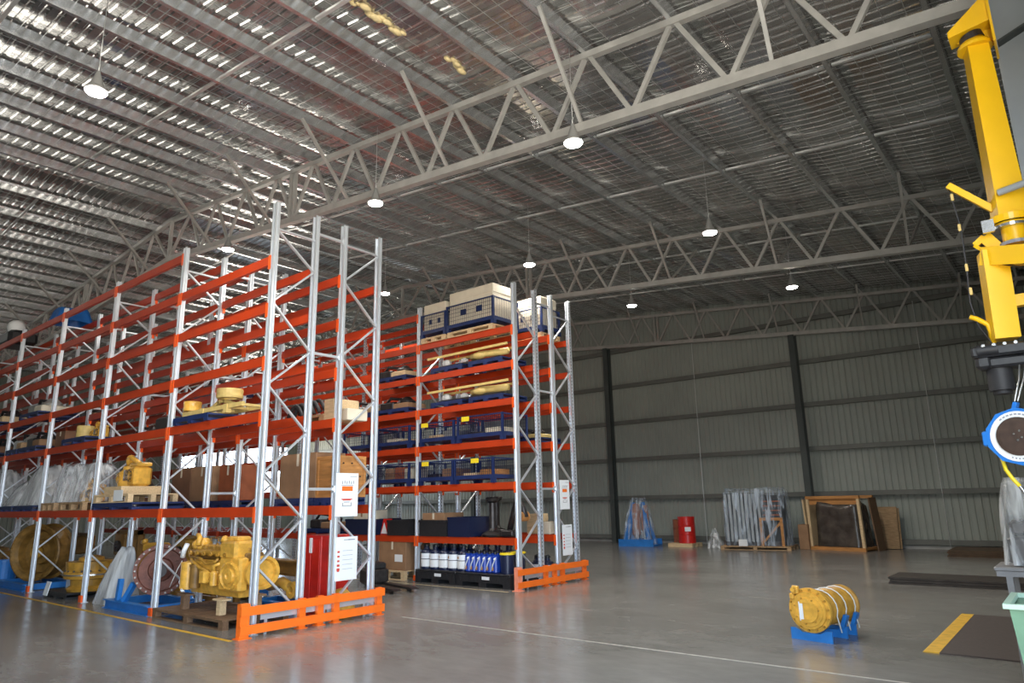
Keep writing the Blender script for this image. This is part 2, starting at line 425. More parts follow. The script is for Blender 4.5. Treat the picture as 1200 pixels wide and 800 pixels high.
# purlins with bridging bars
def purlins():
    BR=[-6.1,-3.4,2.1,4.87,10.1,12.8,17.6,21.0]
    h=.20;w=.065
    for i,x in enumerate(PX_ALL):
        z0=zt(x)+.055; L=YG-YB
        right=x>XR; s=1 if right else -1
        t=tag(None or MB().build('x','purlin'),'galvanised steel purlin running lengthwise under the foil roof','purlin','roof purlins') if False else None
        b=MB()
        # C section, web towards the eave
        b.b2(-.003,.003,0,L,0,h); b.b2(-s*w if s>0 else 0,0 if s>0 else w,0,L,0,.004) if s>0 else b.b2(0,w,0,L,0,.004)
        b.b2(min(0,-s*w),max(0,-s*w),0,L,h-.004,h); b.b2(-s*w-.003,-s*w+.003,0,L,0,.022)
        o=b.build('roof_purlin','purlin'); o.location=(x,YB,z0)
        tag(o,'long galvanised steel purlin running lengthwise under the foil-lined roof','purlin','roof purlins')
        if i+1<len(PX_ALL) and not (x<XR<PX_ALL[i+1]):
            x2=PX_ALL[i+1]; dz=zt(x2)-zt(x)
            for y in BR:
                MB().bar((.02,y-YB,.055),(x2-x-.02,y-YB,.055+dz),.055,.035).build('bridging_bar','bridging',o)
purlins()
def wires():
    b=MB(); r=.0045
    for a,c in zip(PX_ALL[:-1],PX_ALL[1:]):
        if a<XR<c: continue
        for k in range(1,5):
            x=a+(c-a)*k/5
            b.bar((x,YB,zt(x)+.262),(x,YG,zt(x)+.262),r,r)
    y=YB+.3
    while y<YG:
        b.bar((XL,y,zt(XL)+.258),(XR,y,zt(XR)+.258),r,r); b.bar((XR,y,zt(XR)+.258),(XW,y,zt(XW)+.258),r,r); y+=.30
    o=b.build('roof_safety_mesh','wire'); tag(o,'thin steel wire safety mesh stretched under the roof foil','wire mesh',kind='stuff')
wires()
# torn yellow insulation hanging at the mesh
def insulation(x,y,l,label):
    rnd=random.Random(int(x*100)); b=MB(); n=max(5,int(l*14))
    for i in range(n):
        t=i/(n-1)
        b.ball((.035*math.sin(i*1.3)+.03*rnd.random(),(t-.5)*l,.015*math.sin(i*2.7)),.035+.04*rnd.random(),8,sq=(.9,1.7,.55))
    o=b.build('loose_insulation','foam'); o.location=(x,y,zt(x)+.24); tag(o,label,'insulation')
insulation(-6.85,5.35,1.2,'long scrap of yellow foam insulation caught on the roof mesh')
insulation(-6.75,7.0,.35,'short scrap of yellow insulation on the roof mesh beside the long truss')

# end wall columns, girts and rods
def icolumn(name,x,y,z1,label,m='column_grey',D=.30,W=.20,rz=0,grp=None):
    t=thing(name,label,'column',(x,y,0),rz,grp)
    MB().b2(-W/2,W/2,-D/2,-D/2+.014,.015,z1).b2(-W/2,W/2,D/2-.014,D/2,.015,z1).b2(-.006,.006,-D/2+.014,D/2-.014,.015,z1).build('shaft',m,t)
    MB().b2(-W*.8,W*.8,-D*.65,D*.65,0,.015).build('base_plate',m,t)
    return t
cols=[(-7.12,'dark steel column of the end wall beside the open wooden crate frame'),(-14.586,'dark steel column of the end wall beside the blue stand wrapped in film'),
      (-22.05,'dark steel column of the end wall behind the shelves of the far rack'),(-29.5,'dark steel column of the end wall close to the daylight opening'),(.25,'dark steel corner column of the end wall')]
for x,l in cols: icolumn('steel_column',x,YG-.42,zb(x)-.08,l)
GZ=[.196+1.486*j for j in range(6)]
for j,z in enumerate(GZ):
    b=MB(); x0,x1=XL+.05,XW-.02
    b.b2(x0,x1,YG-.11,YG-.105,z-.075,z+.075); b.b2(x0,x1,YG-.105,YG+.05,z+.071,z+.075); b.b2(x0,x1,YG-.105,YG+.05,z-.075,z-.071)
    o=b.build('wall_girt','girt_grey'); tag(o,['lowest horizontal steel girt of the end wall, just above the floor','horizontal steel girt of the end wall behind the tops of the wrapped crates','horizontal steel girt of the end wall, third one up from the floor','horizontal steel girt of the end wall, fourth one up from the floor','horizontal steel girt of the end wall, fifth one up from the floor','uppermost horizontal girt of the end wall, behind the truss'][j],'girt')
for x in (-3.4,-10.95,-18.3,-25.8):
    b=MB(); b.cyl((x,YG-.13,0),(x,YG-.13,7.6),.012,n=8); o=b.build('sag_rod','wire')
    tag(o,{-3.4:'thin vertical steel rod on the end wall above the brown floor panels',-10.95:'thin vertical steel rod on the end wall above the red drum',-18.3:'thin vertical steel rod on the end wall under the roof ridge',-25.8:'thin vertical steel rod on the end wall toward the daylight opening'}[x],'rod')
# side wall girts
for j,z in enumerate(GZ[:4]):
    b=MB(); b.b2(XW-.12,XW-.02,4.7,YG-.12,z-.08,z+.08); o=b.build('wall_girt','galv_dull'); tag(o,'steel girt of the side wall behind the green bin, number %s up'%['one','two','three','four'][j],'girt')

# portal column beside the crane
def portal():
    t=thing('portal_column','big pale grey I-section building column carrying the yellow crane','column',(0,7.45,0))
    x0=-.02;x1=XW-.03
    MB().b2(x0,x0+.02,-.13,.13,.02,6.9).b2(x1-.02,x1,-.13,.13,.02,6.9).b2(x0+.02,x1-.02,-.006,.006,.02,6.9).build('shaft','portal_grey',t)
    MB().bar((x0+.02,-.06,5.80),(x1-.02,-.06,6.02),.11,.02).bar((x0+.02,.06,5.80),(x1-.02,.06,6.02),.11,.02).build('stiffener','column_grey',t)
    MB().b2(x0-.05,x1,-.17,.17,0,.02).build('base_plate','portal_grey',t)
portal()

# ------------------------------------------------------------------ ceiling lamps
def lamp(x,y,label,grp=None,on=True,src=None):
    z=zb(x)-.33
    if src is None:
        t=thing('high_bay_lamp',label,'ceiling lamp',(x,y,z))
        MB().lathe((0,0,0),(0,0,1),[(.0,.135),(.02,.145),(.07,.09),(.14,.07),(.30,.02),(.30,0)],24).build('lamp_housing','lamp_body',t)
        MB().lathe((0,0,.004),(0,0,-1),[(0,.13),(.02,.12),(.035,.07),(.04,0)],24).build('lamp_lens','lamp_glow',t)
        MB().tube([(0,0,.30),(0,0,.36),(.02,0,.40)],.008).build('hanging_hook','wire',t)
    else:
        t=dup(src); t.location=(x,y,z); t['label']=label
    L=bpy.data.lights.new('lamp_light','SPOT'); L.energy=LAMP_W; L.color=(1,.95,.86); L.spot_size=2.6; L.spot_blend=.5; L.shadow_soft_size=.15
    lo=bpy.data.objects.new('lamp_light',L); C.objects.link(lo); lo.parent=t; lo.location=(0,0,-.06)
    b=MB(); zc=zt(x)+.06-z
    b.tube([(0,0,.40),(0,0,zc)],.004,6).build('suspension_wire','wire',t)
    return t
LAMP_W=600; EXPO=0.0
lamps=[(-9.2,2.8,'lit lamp hanging under the bright foil roof before the racks'),(-9.2,7.45,'lit lamp at the underside of the long truss beside the tall rack frames'),
 (-4.87,7.45,'lit lamp under the middle of the long roof truss'),(-4.83,12.0,'lit lamp in front of the second roof truss, above the open floor'),
 (-9.2,12.0,'lit lamp above the end frame of the far rack'),(-4.8,16.72,'lit lamp beyond the second roof truss, above the wooden crate'),
 (-9.2,16.72,'lit lamp above the red drum beside the far rack'),(-14.55,7.5,'lit lamp just over the second upright of the front rack'),
 (-14.6,12.25,'lit lamp between the two racks beside the pale cartons'),(-19.3,12.2,'lit lamp past the ridge seen between rack frames'),
 (-24.6,21.4,'small lit lamp seen through the upper beams of the far rack'),(-28.5,16.7,'small lit lamp at the daylight side seen through the racks')]
for i,(x,y,l) in enumerate(lamps):
    lamp(x,y,l)

# ------------------------------------------------------------------ pallet racks
X0=-8.9087; XC=-8.7668; W=2.877
def upright_mb(H,face):
    # C-section with return lips; the front face looks along face*-Y
    b=MB(); w=.050; d=.075; f=face
    def bb(x0,x1,y0,y1): b.b2(x0,x1,min(y0*f,y1*f),max(y0*f,y1*f),.012,H)
    bb(-w,-.024,0,.004); bb(.024,w,0,.004); bb(-.024,-.020,.004,.034); bb(.020,.024,.004,.034); bb(-.024,.024,.034,.038)
    for sx in (-1,1):
        b.b2(sx*w,sx*(w-.004),min(.004*f,.024*f),max(.004*f,.024*f),.012,H).b2(sx*(w-.020),sx*(w-.024),min(.024*f,.044*f),max(.024*f,.044*f),.012,H).b2(sx*w,sx*(w-.004),min(.044*f,d*f),max(.044*f,d*f),.012,H)
        b.b2(sx*(w-.004),sx*(w-.020),min(.0235*f,.0245*f),max(.0235*f,.0245*f),.012,H).b2(sx*(w-.004),sx*(w-.020),min(.0435*f,.0445*f),max(.0435*f,.0445*f),.012,H)
    bb(-w,-w+.018,d-.004,d); bb(w-.018,w,d-.004,d)
    b.b2(-.07,.07,min(-.02*f,.10*f),max(-.02*f,.10*f),0,.012)
    return b
_up={}
def rack_row(label,xend,y0,y1,nb,H,levels,brace_front,brace_back,order,extra=6.01,foot_guard=(),perf=False):
    t=thing('pallet_rack',label,'pallet rack',(xend,y0,0))
    D=y1-y0
    ups={}
    for k in range(nb+1):
        for s,(yy,f) in enumerate(((0,1),(D,-1))):
            key=(H,f,perf and s==1)
            if key not in _up:
                o=upright_mb(H,f).build('upright','perforated' if perf and s==1 else 'galv',t); _up[key]=o.data
            else:
                o=bpy.data.objects.new('upright',_up[key]); C.objects.link(o); o.parent=t
            o.location=(-k*W,yy,0); ups[(k,s)]=o
            if s in foot_guard and k>0:
                g=MB(); g.b2(-.06,.06,-.03 if f>0 else -.005,.005 if f>0 else .03,.012,.13).b2(-.062,-.05,-.03*f if f>0 else -.08,.08 if f>0 else .03,.012,.13)
                g.build('foot_guard','connector',o)
    # zig-zag braces
    nb0=None
    me=[]
    seq=[]
    if order[0]=='H':
        seq=[((0,order[1]),(1,order[1]))]
    pts=[]
    a,c=list(brace_front),list(brace_back)
    allp=sorted([(z,0) for z in a]+[(z,1) for z in c],reverse=True)
    for (z,s),(z2,s2) in zip(allp[:-1],allp[1:]):
        if s!=s2: seq.append(((s,z),(s2,z2)))
    for (s,z),(s2,z2) in seq:
        ya=.05 if s==0 else D-.05; yb=.05 if s2==0 else D-.05
        me.append(MB().bar((0,ya,z),(0,yb,z2),.026,.040,up=(1,0,0)))
    for k in range(nb+1):
        for i,mb in enumerate(me):
            if k==0: o=mb.build('brace','galv',t); me[i]=(mb,o.data)
            else: o=bpy.data.objects.new('brace',me[i][1]); C.objects.link(o); o.parent=t
            o.location=(-k*W,0,0)
        if k==0: me=[(m[0],m[1]) for m in me]
    # beams
    bl=W-.10
    bm=MB().b2(-bl/2,bl/2,-.022,.022,-.068,.068).b2(-bl/2,bl/2,.022,.030,-.068,.02)
    bmesh_=None; cm=None
    for k in range(nb):
        lv=list(levels)+([extra] if (k>=1 and extra) else [])
        for z in lv:
            for s in (0,1):
                f=1 if s==0 else -1
                yy=(-.0 if s==0 else D)+f*.024
                if bmesh_ is None: o=bm.build('beam','beam_orange',t); bmesh_=o.data
                else: o=bpy.data.objects.new('beam',bmesh_); C.objects.link(o); o.parent=t
                o.location=(-k*W-W/2,yy,z)
                if s==1: o.rotation_euler=(0,0,PI)
                for e in (-1,1):
                    if cm is None:
                        c_=MB().b2(-.028,.028,-.006,.004,-.145,.072).b2(-.028,-.02,-.006,.045,-.145,.072).build('beam_connector','connector',o); cm=c_.data
                    else:
                        c_=bpy.data.objects.new('beam_connector',cm); C.objects.link(c_); c_.parent=o
                    c_.location=(e*(W/2-.040),-.030,0); 
    return t
H=6.19
AF=[5.77,4.62,3.38,2.11,.87]; AB=[5.24,3.95,2.72,1.48,.22]
BF=[5.23,3.97,2.72,1.48,.24]; BB=[5.84,4.58,3.32,2.09,.87]
LA=[1.59,2.917,3.72,4.52,5.264]
YA1,YA2,YB1,YB2=5.2825,6.0729,6.5446,7.3483
YC1,YC2,YD1,YD2=10.8145,11.6003,12.1126,12.8876
LC=[.885,1.97,2.83,3.665,4.45,5.2]
rack_row('tall orange and galvanised pallet rack row in front, along the yellow floor line',X0,YA1,YA2,7,H,LA,AF,AB,('H',5.77),foot_guard=(0,))
rack_row('orange pallet rack row behind the front row, two white notices on its end frame',X0,YB1,YB2,7,H,LA,BF,BB,('H',5.86))
rack_row('orange pallet rack row with stacked blue cages and pale cartons on top',XC,YC1,YC2,7,H,LC,[5.70,4.45,3.2,1.95,.70],[5.1,3.85,2.58,1.33,.2],('Z',0),extra=5.95,foot_guard=(0,),perf=True)
rack_row('outermost orange pallet rack row facing the sheeted end wall',XC,YD1,YD2,7,H,LC,[5.1,3.85,2.58,1.33,.2],[5.74,4.5,3.2,1.95,.70],('H',5.72),extra=5.95,perf=True)
# row spacers between the back-to-back rows
for (xe,ya,yb,lab) in ((X0,YA2,YB1,'front'),(XC,YC2,YD1,'far')):
    for k in range(8):
        for z in (1.3,3.4,5.5):
            pass
def spacer(xe,ya,yb,z,label,grp):
    b=MB(); b.b2(-.02,.02,0,yb-ya-.004,-.02,.02).b2(-.035,.035,0,.01,-.05,.05).b2(-.035,.035,yb-ya-.014,yb-ya-.004,-.05,.05)
    o=b.build('row_spacer','galv'); o.location=(xe,ya+.002,z); tag(o,label,'rack spacer',grp)
for k in range(8):
    for z in (1.9,3.95,5.9):
        spacer(X0-k*W,YA2,YB1,z,'short galvanised spacer joining the two front rack rows','spacers between the front rack rows')
        spacer(XC-k*W,YC2,YD1,z,'short galvanised spacer joining the two far rack rows','spacers between the far rack rows')

# end guards
def guard(xe,y0,y1,label,first='guard_orange'):
    t=thing('rack_end_guard',label,'rack guard',(xe+.13,y0,0)); D=y1-y0
    MB().b2(-.045,.045,-.10,.03,0,.43).b2(-.075,.075,-.13,.06,0,.012).build('corner_post',first,t)
    for y in (D*.37,D*.50,D*.62,D-.07):
        MB().b2(-.04,.02,y-.05,y+.05,.012,.40).b2(-.07,.05,y-.07,y+.07,0,.012).build('post','guard_orange',t)
    for z in (.105,.335):
        MB().b2(.045,.062,-.10,D,z-.055,z+.055).b2(.02,.045,-.10,D,z+.045,z+.055).b2(.02,.045,-.10,D,z-.055,z-.045).build('rail','guard_orange',t)
    return t
guard(X0,YA1-.13,YB2+.10,'orange two-rail steel guard at the foot of the front rack end frames')
guard(XC,YC1-.13,YD2+.10,'orange two-rail steel guard at the far rack end, with a faded pinkish corner post','guard_faded')
MBz=MB()
# brown timber plate under the guard's cable tray look: galvanised base rail seen inside
for (xe,y0,y1,l) in ((X0,YA1,YB2,'galvanised floor rail behind the front orange end guard'),(XC,YC1,YD2,'galvanised floor rail behind the far orange end guard')):
    b=MB(); b.b2(xe+.062,xe+.075,y0+.12,y1,.19,.26); 
    for y in (y0+.2,(y0+y1)/2+.1,y1-.2): b.b2(xe+.062,xe+.075,y-.02,y+.02,0,.19)
    o=b.build('floor_rail','galv'); tag(o,l,'rail')

# white notices on the end frames
def notice(x,y0,y1,z0,z1,label,kind_):
    t=thing('notice_board',label,'notice',(x,(y0+y1)/2,z0)); w=(y1-y0)/2; h=z1-z0
    MB().b2(0,.006,-w,w,0,h).build('panel','sign_white',t)
    def mk(items,m,nm):
        b=MB()
        for (yy,zz,sw,sh) in items: b.b2(.006,.0085,yy*w-sw*w,yy*w+sw*w,zz*h-sh*h,zz*h+sh*h)
        b.build(nm,m,t)
    if kind_=='load':
        mk([(.02,.64,.48,.055)],'sign_orange','orange_bar'); mk([(0,.395,.48,.012),(.0,.375,.36,.008)],'sign_red','red_marks')
        mk([(-.42+i*.2,.78+.01*(i%2),.03,.035) for i in range(6)]+[(.0,.72,.55,.006),(0,.24,.42,.008),(-.35,.28,.03,.03),(.4,.28,.03,.04),(0,.33,.25,.008),(.55,.92,.3,.006)],'sign_grey','grey_marks')
    else:
        mk([(-.7,.66-.105*i,.10,.022) for i in range(3)]+[(-.7,.35,.12,.025),(-.7,.26,.13,.028),(-.7,.22,.10,.012)],'sign_red','red_symbols')
        mk([(.0,.93,.25,.008),(.45,.93,.3,.012)]+[(.12,.68-.105*i,.45,.004) for i in range(5)],'sign_grey','grey_marks')
notice(X0+.056,6.55,6.97,1.49,2.14,'white load notice with an orange bar, upper of two on the front rack end','load')
notice(X0+.056,6.58,6.99,.56,1.19,'white notice with a column of red symbols, lower of two on the front rack end','rules')
notice(XC+.056,12.20,12.55,1.47,2.08,'white load notice with an orange bar, upper of two on the far rack end','load')
notice(XC+.056,12.24,12.60,.53,1.15,'white notice with a column of small symbols, lower of two on the far rack end','rules')

mat('black_wrap',(.06,.05,.042),.22,0,noise=.5,nscale=3,bump=1,bscale=6)
# ------------------------------------------------------------------ goods
TOP=.069   # half a beam: goods rest on the beam tops
def pallet(name,x,y,z,w,d,m,label,h=.13,rz=0,boards=6,grp=None,cat='pallet'):
    t=thing(name,label,cat,(x,y,z),rz,grp)
    g=w/boards
    b=MB()
    for i in range(boards): b.b2(-w/2+i*g+.008,-w/2+(i+1)*g-.008,-d/2,d/2,h-.020,h)
    b.build('deck',m,t)
    b=MB()
    for y_ in (-d/2+.05,0,d/2-.05): b.b2(-w/2,w/2,y_-.045,y_+.045,h-.038,h-.021)
    b.build('stringers',m,t)
    for x_ in (-w/2+.06,0,w/2-.06):
        for y_ in (-d/2+.05,0,d/2-.05): MB().b2(x_-.06,x_+.06,y_-.045,y_+.045,.018,h-.039).build('block',m,t)
    b=MB()
    for y_ in (-d/2+.05,0,d/2-.05): b.b2(-w/2,w/2,y_-.045,y_+.045,0,.017)
    b.build('base_boards',m,t)
    return t
def steel_pallet(x,y,z,w,d,label,h=.12,m='pallet_blue',rz=0):
    t=thing('steel_pallet',label,'pallet',(x,y,z),rz)
    MB().b2(-w/2,w/2,-d/2,d/2,h-.03,h).b2(-w/2,w/2,-d/2,-d/2+.01,h-.075,h-.031).b2(-w/2,w/2,d/2-.01,d/2,h-.075,h-.031).build('deck',m,t)
    for sx in (-1,0,1):
        b=MB(); b.b2(sx*(w/2-.06)-.06,sx*(w/2-.06)+.06,-d/2,d/2,0,h-.076); b.build('skid',m,t)
    return t
def carton(x,y,z,w,d,h,label,m='cardboard',rz=0,tape=True,lab=False,name='cardboard_box'):
    t=thing(name,label,'box',(x,y,z),rz)
    MB().chamfer_box(0,0,h/2,w,d,h,.008).build('body',m,t)
    MB().b2(-w/2+.006,-.004,-d/2+.004,d/2-.004,h,h+.005).b2(.004,w/2-.006,-d/2+.004,d/2-.004,h,h+.005).build('flaps',m,t)
    if tape: MB().b2(-.03,.03,-d/2-.002,-d/2,h*.72,h).b2(-.03,.03,-d/2,d/2,h+.005,h+.007).build('tape','carton_pale' if m!='carton_pale' else 'cardboard',t)
    if lab: MB().b2(w*.1,w*.38,-d/2-.003,-d/2,h*.3,h*.55).build('paper_label','white',t)
    return t
def cage(x,y,z,w,d,h,label,rz=0,lab=None,solid=False):
    t=thing('wire_cage',label,'cage',(x,y,z),rz); s=.04
    MB().b2(-w/2,w/2,-d/2,d/2,.09,.12).b2(-w/2,w/2,-d/2,-d/2+.02,.12,.17).b2(-w/2,w/2,d/2-.02,d/2,.12,.17).b2(-w/2,-w/2+.02,-d/2+.02,d/2-.02,.12,.17).b2(w/2-.02,w/2,-d/2+.02,d/2-.02,.12,.17).build('base_tray','pallet_blue',t)
    for a in (-1,1):
        for c in (-1,1):
            MB().b2(a*(w/2-.03)-.05,a*(w/2-.03)+.05,c*(d/2-.04)-.04,c*(d/2-.04)+.04,0,.09).b2(a*(w/2-s/2)-s/2,a*(w/2-s/2)+s/2,c*(d/2-s/2)-s/2,c*(d/2-s/2)+s/2,.17,h).build('corner_post','pallet_blue',t)
    b=MB(); r=.006
    for c in (-1,1):
        n=int(w/.055)
        for i in range(1,n): xx=-w/2+w*i/n; b.b2(xx-r/2,xx+r/2,c*(d/2-.01)-r/2,c*(d/2-.01)+r/2,.17,h-.02)
        for k in range(1,5): zz=.17+(h-.19)*k/5; b.b2(-w/2+s,w/2-s,c*(d/2-.017)-r/2,c*(d/2-.017)+r/2,zz-r/2,zz+r/2)
        n=int(d/.055)
        for i in range(1,n): yy=-d/2+d*i/n; b.b2(c*(w/2-.01)-r/2,c*(w/2-.01)+r/2,yy-r/2,yy+r/2,.17,h-.02)
    b.build('wire_panels','cage_blue',t)
    b=MB()
    for c in (-1,1):
        b.b2(-w/2+s,w/2-s,c*(d/2-.015)-.012,c*(d/2-.015)+.012,h-.03,h-.005); b.b2(c*(w/2-.015)-.012,c*(w/2-.015)+.012,-d/2+s,d/2-s,h-.03,h-.005)
    b.build('top_rim','pallet_blue',t)
    if lab is not None: MB().b2(lab*w-.11,lab*w+.11,-d/2-.012,-d/2-.006,h*.80,h*.98).build('yellow_plate','label_yellow',t)
    return t
def sag_film(name,x,y,z,w,d,h,label,m='film',seed=1,top=.55,rz=0,skirt=0,n=22,rows=10,cat='plastic wrap',shear=0):
    # creased sheet of plastic draped over a load
    rnd=random.Random(seed); ph=[rnd.uniform(0,6.28) for _ in range(6)]
    vs=[];fs=[]
    n=40
    for j in range(rows+1):
        t=j/rows
        for i in range(n):
            a=2*PI*i/n; sq=1/max(abs(math.cos(a)),abs(math.sin(a)))**.75
            k=top+(1-top)*(1-t)**.8+skirt*(1-t)**4
            k*=1+.035*math.sin(7*a+ph[0]+t*2)+.03*math.sin(13*a+ph[1]-3*t)+.02*math.sin(23*a+ph[2]+5*t)
            zz=h*t*(1-.05*math.sin(3*a+ph[3]))
            vs.append((w/2*sq*k*math.cos(a)+shear*t**1.2,d/2*sq*k*math.sin(a),max(.004,zz)))
    vs.append((shear,0,h*1.03)); N=len(vs)-1
    for j in range(rows):
        for i in range(n): k=(i+1)%n; fs.append((j*n+i,j*n+k,j*n+n+k,j*n+n+i))
    for i in range(n): fs.append((rows*n+i,rows*n+(i+1)%n,N))
    b=MB(); b._add(vs,fs,smooth=True); o=b.build(name,m); o.location=(x,y,z); o.rotation_euler=(0,0,rz)
    return tag(o,label,cat)

# ---------- yellow engine in the first bay, on its timber pallet
def engine(x,y,z,label,rz=0):
    t=thing('diesel_engine',label,'engine',(x,y,z),rz); m='cat_yellow'
    # length along X (-.95..+.95), -Y is the side facing the aisle
    MB().chamfer_box(-.05,0,.42,1.45,.46,.36,.03).chamfer_box(-.05,0,.60,1.35,.36,.06,.02).b2(-.7,.62,-.245,-.225,.36,.50).build('engine_block',m,t)
    MB().prism([(-.20,.24),(.20,.24),(.15,.06),(-.15,.06)],'x',-.72,.55).b2(-.74,.60,-.24,.24,.235,.255).build('oil_pan',m,t)
    MB().chamfer_box(-.05,.02,.70,1.36,.30,.15,.02).build('cylinder_head','brown_yellow',t)
    for i in range(6):
        xx=-.62+i*.225
        MB().chamfer_box(xx,.03,.825,.19,.24,.10,.03).cyl((xx,.03,.87),(xx,.03,.90),.018,n=8).build('valve_cover','old_yellow',t)
    b=MB(); b.tube([(-.72,-.22,.76),(-.4,-.235,.77),(0,-.235,.77),(.35,-.235,.775)],.045,10)
    for i in range(6):
        xx=-.62+i*.19; b.tube([(xx,-.13,.72),(xx,-.19,.73),(xx+.02,-.235,.765)],.034,8); b.lathe((xx,-.262,.745),(0,-1,0),[(0,.038),(.03,.038),(.03,.018),(.012,.016),(.012,0)],12)
    b.build('exhaust_manifold','old_yellow',t)
    b=MB(); b.tube([(-.60,-.25,.68),(-.3,-.28,.66),(-.12,-.30,.58),(.06,-.27,.60),(.12,-.25,.68)],.022,8).tube([(-.75,-.20,.70),(-.55,-.27,.60),(-.30,-.28,.50),(-.1,-.26,.45)],.03,8).tube([(-.3,-.26,.35),(-.1,-.28,.32),(.1,-.27,.36),(.15,-.26,.48)],.02,8)
    b.build('fuel_pipes','old_yellow',t)
    MB().chamfer_box(.38,-.11,.82,.42,.34,.30,.04).chamfer_box(.38,-.10,1.0,.30,.22,.08,.03).tube([(.18,-.15,.93),(.12,-.18,.98),(.05,-.12,1.0),(-.1,-.05,.95)],.05,10).build('aftercooler',m,t)
    MB().lathe((.70,.03,.46),(1,0,0),[(-.02,.0),(-.02,.22),(.02,.25),(.10,.25),(.10,.27),(.13,.27),(.13,.22),(.08,.20),(.08,.0)],28).build('flywheel_housing',m,t)
    b=MB().chamfer_box(.46,-.20,.44,.54,.16,.56,.04); b.build('gear_cover',m,t)
    b=MB(); b.lathe((.50,-.275,.42),(0,-1,0),[(0,.225),(.035,.225),(.045,.20),(.02,.18),(.02,.13),(.055,.12),(.06,.05),(.04,.04),(.04,0)],28)
    for i in range(10): a=2*PI*i/10; b.cyl((.50+.205*math.cos(a),-.31,.42+.205*math.sin(a)),(.50+.205*math.cos(a),-.33,.42+.205*math.sin(a)),.013,n=6)
    b.build('round_cover',m,t)
    b=MB(); b.cyl((.10,-.29,.24),(.10,-.29,.42),.055,n=12).ball((.10,-.29,.43),.056).tube([(.10,-.29,.47),(.10,-.3,.56),(.2,-.26,.60)],.03,8).chamfer_box(-.12,-.30,.36,.16,.12,.22,.03)
    b.build('water_pump',m,t)
    b=MB(); b.cyl((-.66,-.27,.14),(-.66,-.27,.56),.105,n=20).lathe((-.66,-.27,.56),(0,0,1),[(0,.112),(.02,.112),(.03,.06),(.05,0)],20).cyl((-.66,-.27,.12),(-.66,-.27,.14),.06,n=14); b.build('oil_filter',m,t)
    b=MB(); b.cyl((-.46,-.26,.16),(-.46,-.26,.52),.08,n=18).cyl((-.46,-.26,.52),(-.46,-.26,.55),.09,n=18); b.build('fuel_filter','brown_yellow',t)
    b=MB(); b.lathe((-.80,-.02,.86),(-1,-.25,.0),[(-.12,.05),(-.08,.12),(.0,.14),(.04,.10),(.10,.08),(.10,.06),(.02,.0)],20).lathe((-.74,-.02,.86),(1,0,0),[(0,.11),(.07,.13),(.12,.06),(.12,0)],20).tube([(-.78,-.05,.98),(-.74,-.1,1.04),(-.66,-.12,1.0),(-.62,-.16,.86)],.04,10)
    b.build('turbocharger','cat_yellow',t)
    MB().lathe((-.84,-.18,.24),(0,-1,0),[(-.04,.0),(-.04,.085),(.06,.085),(.07,.05),(.10,.05),(.10,0)],20).build('alternator','bright_metal',t,label='bare metal disc at the end of the engine')
    MB().lathe((-.80,0,.40),(-1,0,0),[(0,.16),(.04,.16),(.05,.12),(.08,.12),(.09,.15),(.11,.15),(.12,.05),(.12,0)],24).build('crank_pulley','dark_metal',t)
    MB().tube([(-.80,-.30,.66),(-.77,-.30,.78),(-.72,-.28,.90)],.036,10).build('tag_sleeve','white',t,label='white plastic sleeve hung on the engine')
    MB().tube([(-.80,-.30,.60),(-.9,-.31,.45),(-1.02,-.31,.25),(-1.1,-.31,.12)],.006,6).build('strap_end','strap_white',t)
    b=MB()
    for i in range(5): b.cyl((-.5+i*.21,-.02,.93),(-.5+i*.21,-.02,1.0),.015,n=8)
    b.tube([(-.5,-.02,.99),(-.2,-.02,1.01),(.15,-.02,.99)],.012,6).chamfer_box(.0,.05,.98,.16,.1,.10,.02); b.build('injector_rail','brown_yellow',t)
    return t
ZP=.13
pallet('timber_pallet',-10.62,5.78,0,2.15,1.05,'wood_dark','rough brown timber pallet on the floor under the big yellow engine',h=.14,boards=8)
for i,(px,py,l) in enumerate(((-10.05,5.50,'upright timber prop at the round cover of the yellow engine'),(-11.15,5.5,'timber prop under the filter end of the yellow engine'),(-10.1,6.1,'timber prop on the rear side under the yellow engine'),(-11.15,6.1,'timber prop on the rear side under the filter end of the engine'))):
    b=MB(); b.b2(-.05,.05,-.05,.05,0,.20).b2(-.14,.14,-.07,.07,.20,.225); o=b.build('timber_prop',['wood_light','wood_dark','wood','wood'][i]); o.location=(px,py,.14); tag(o,l,'timber prop')
eng=engine(-10.46,5.80,.317,'big yellow diesel engine on a timber pallet in the first floor bay'); eng.scale=(1.12,1.0,.88)

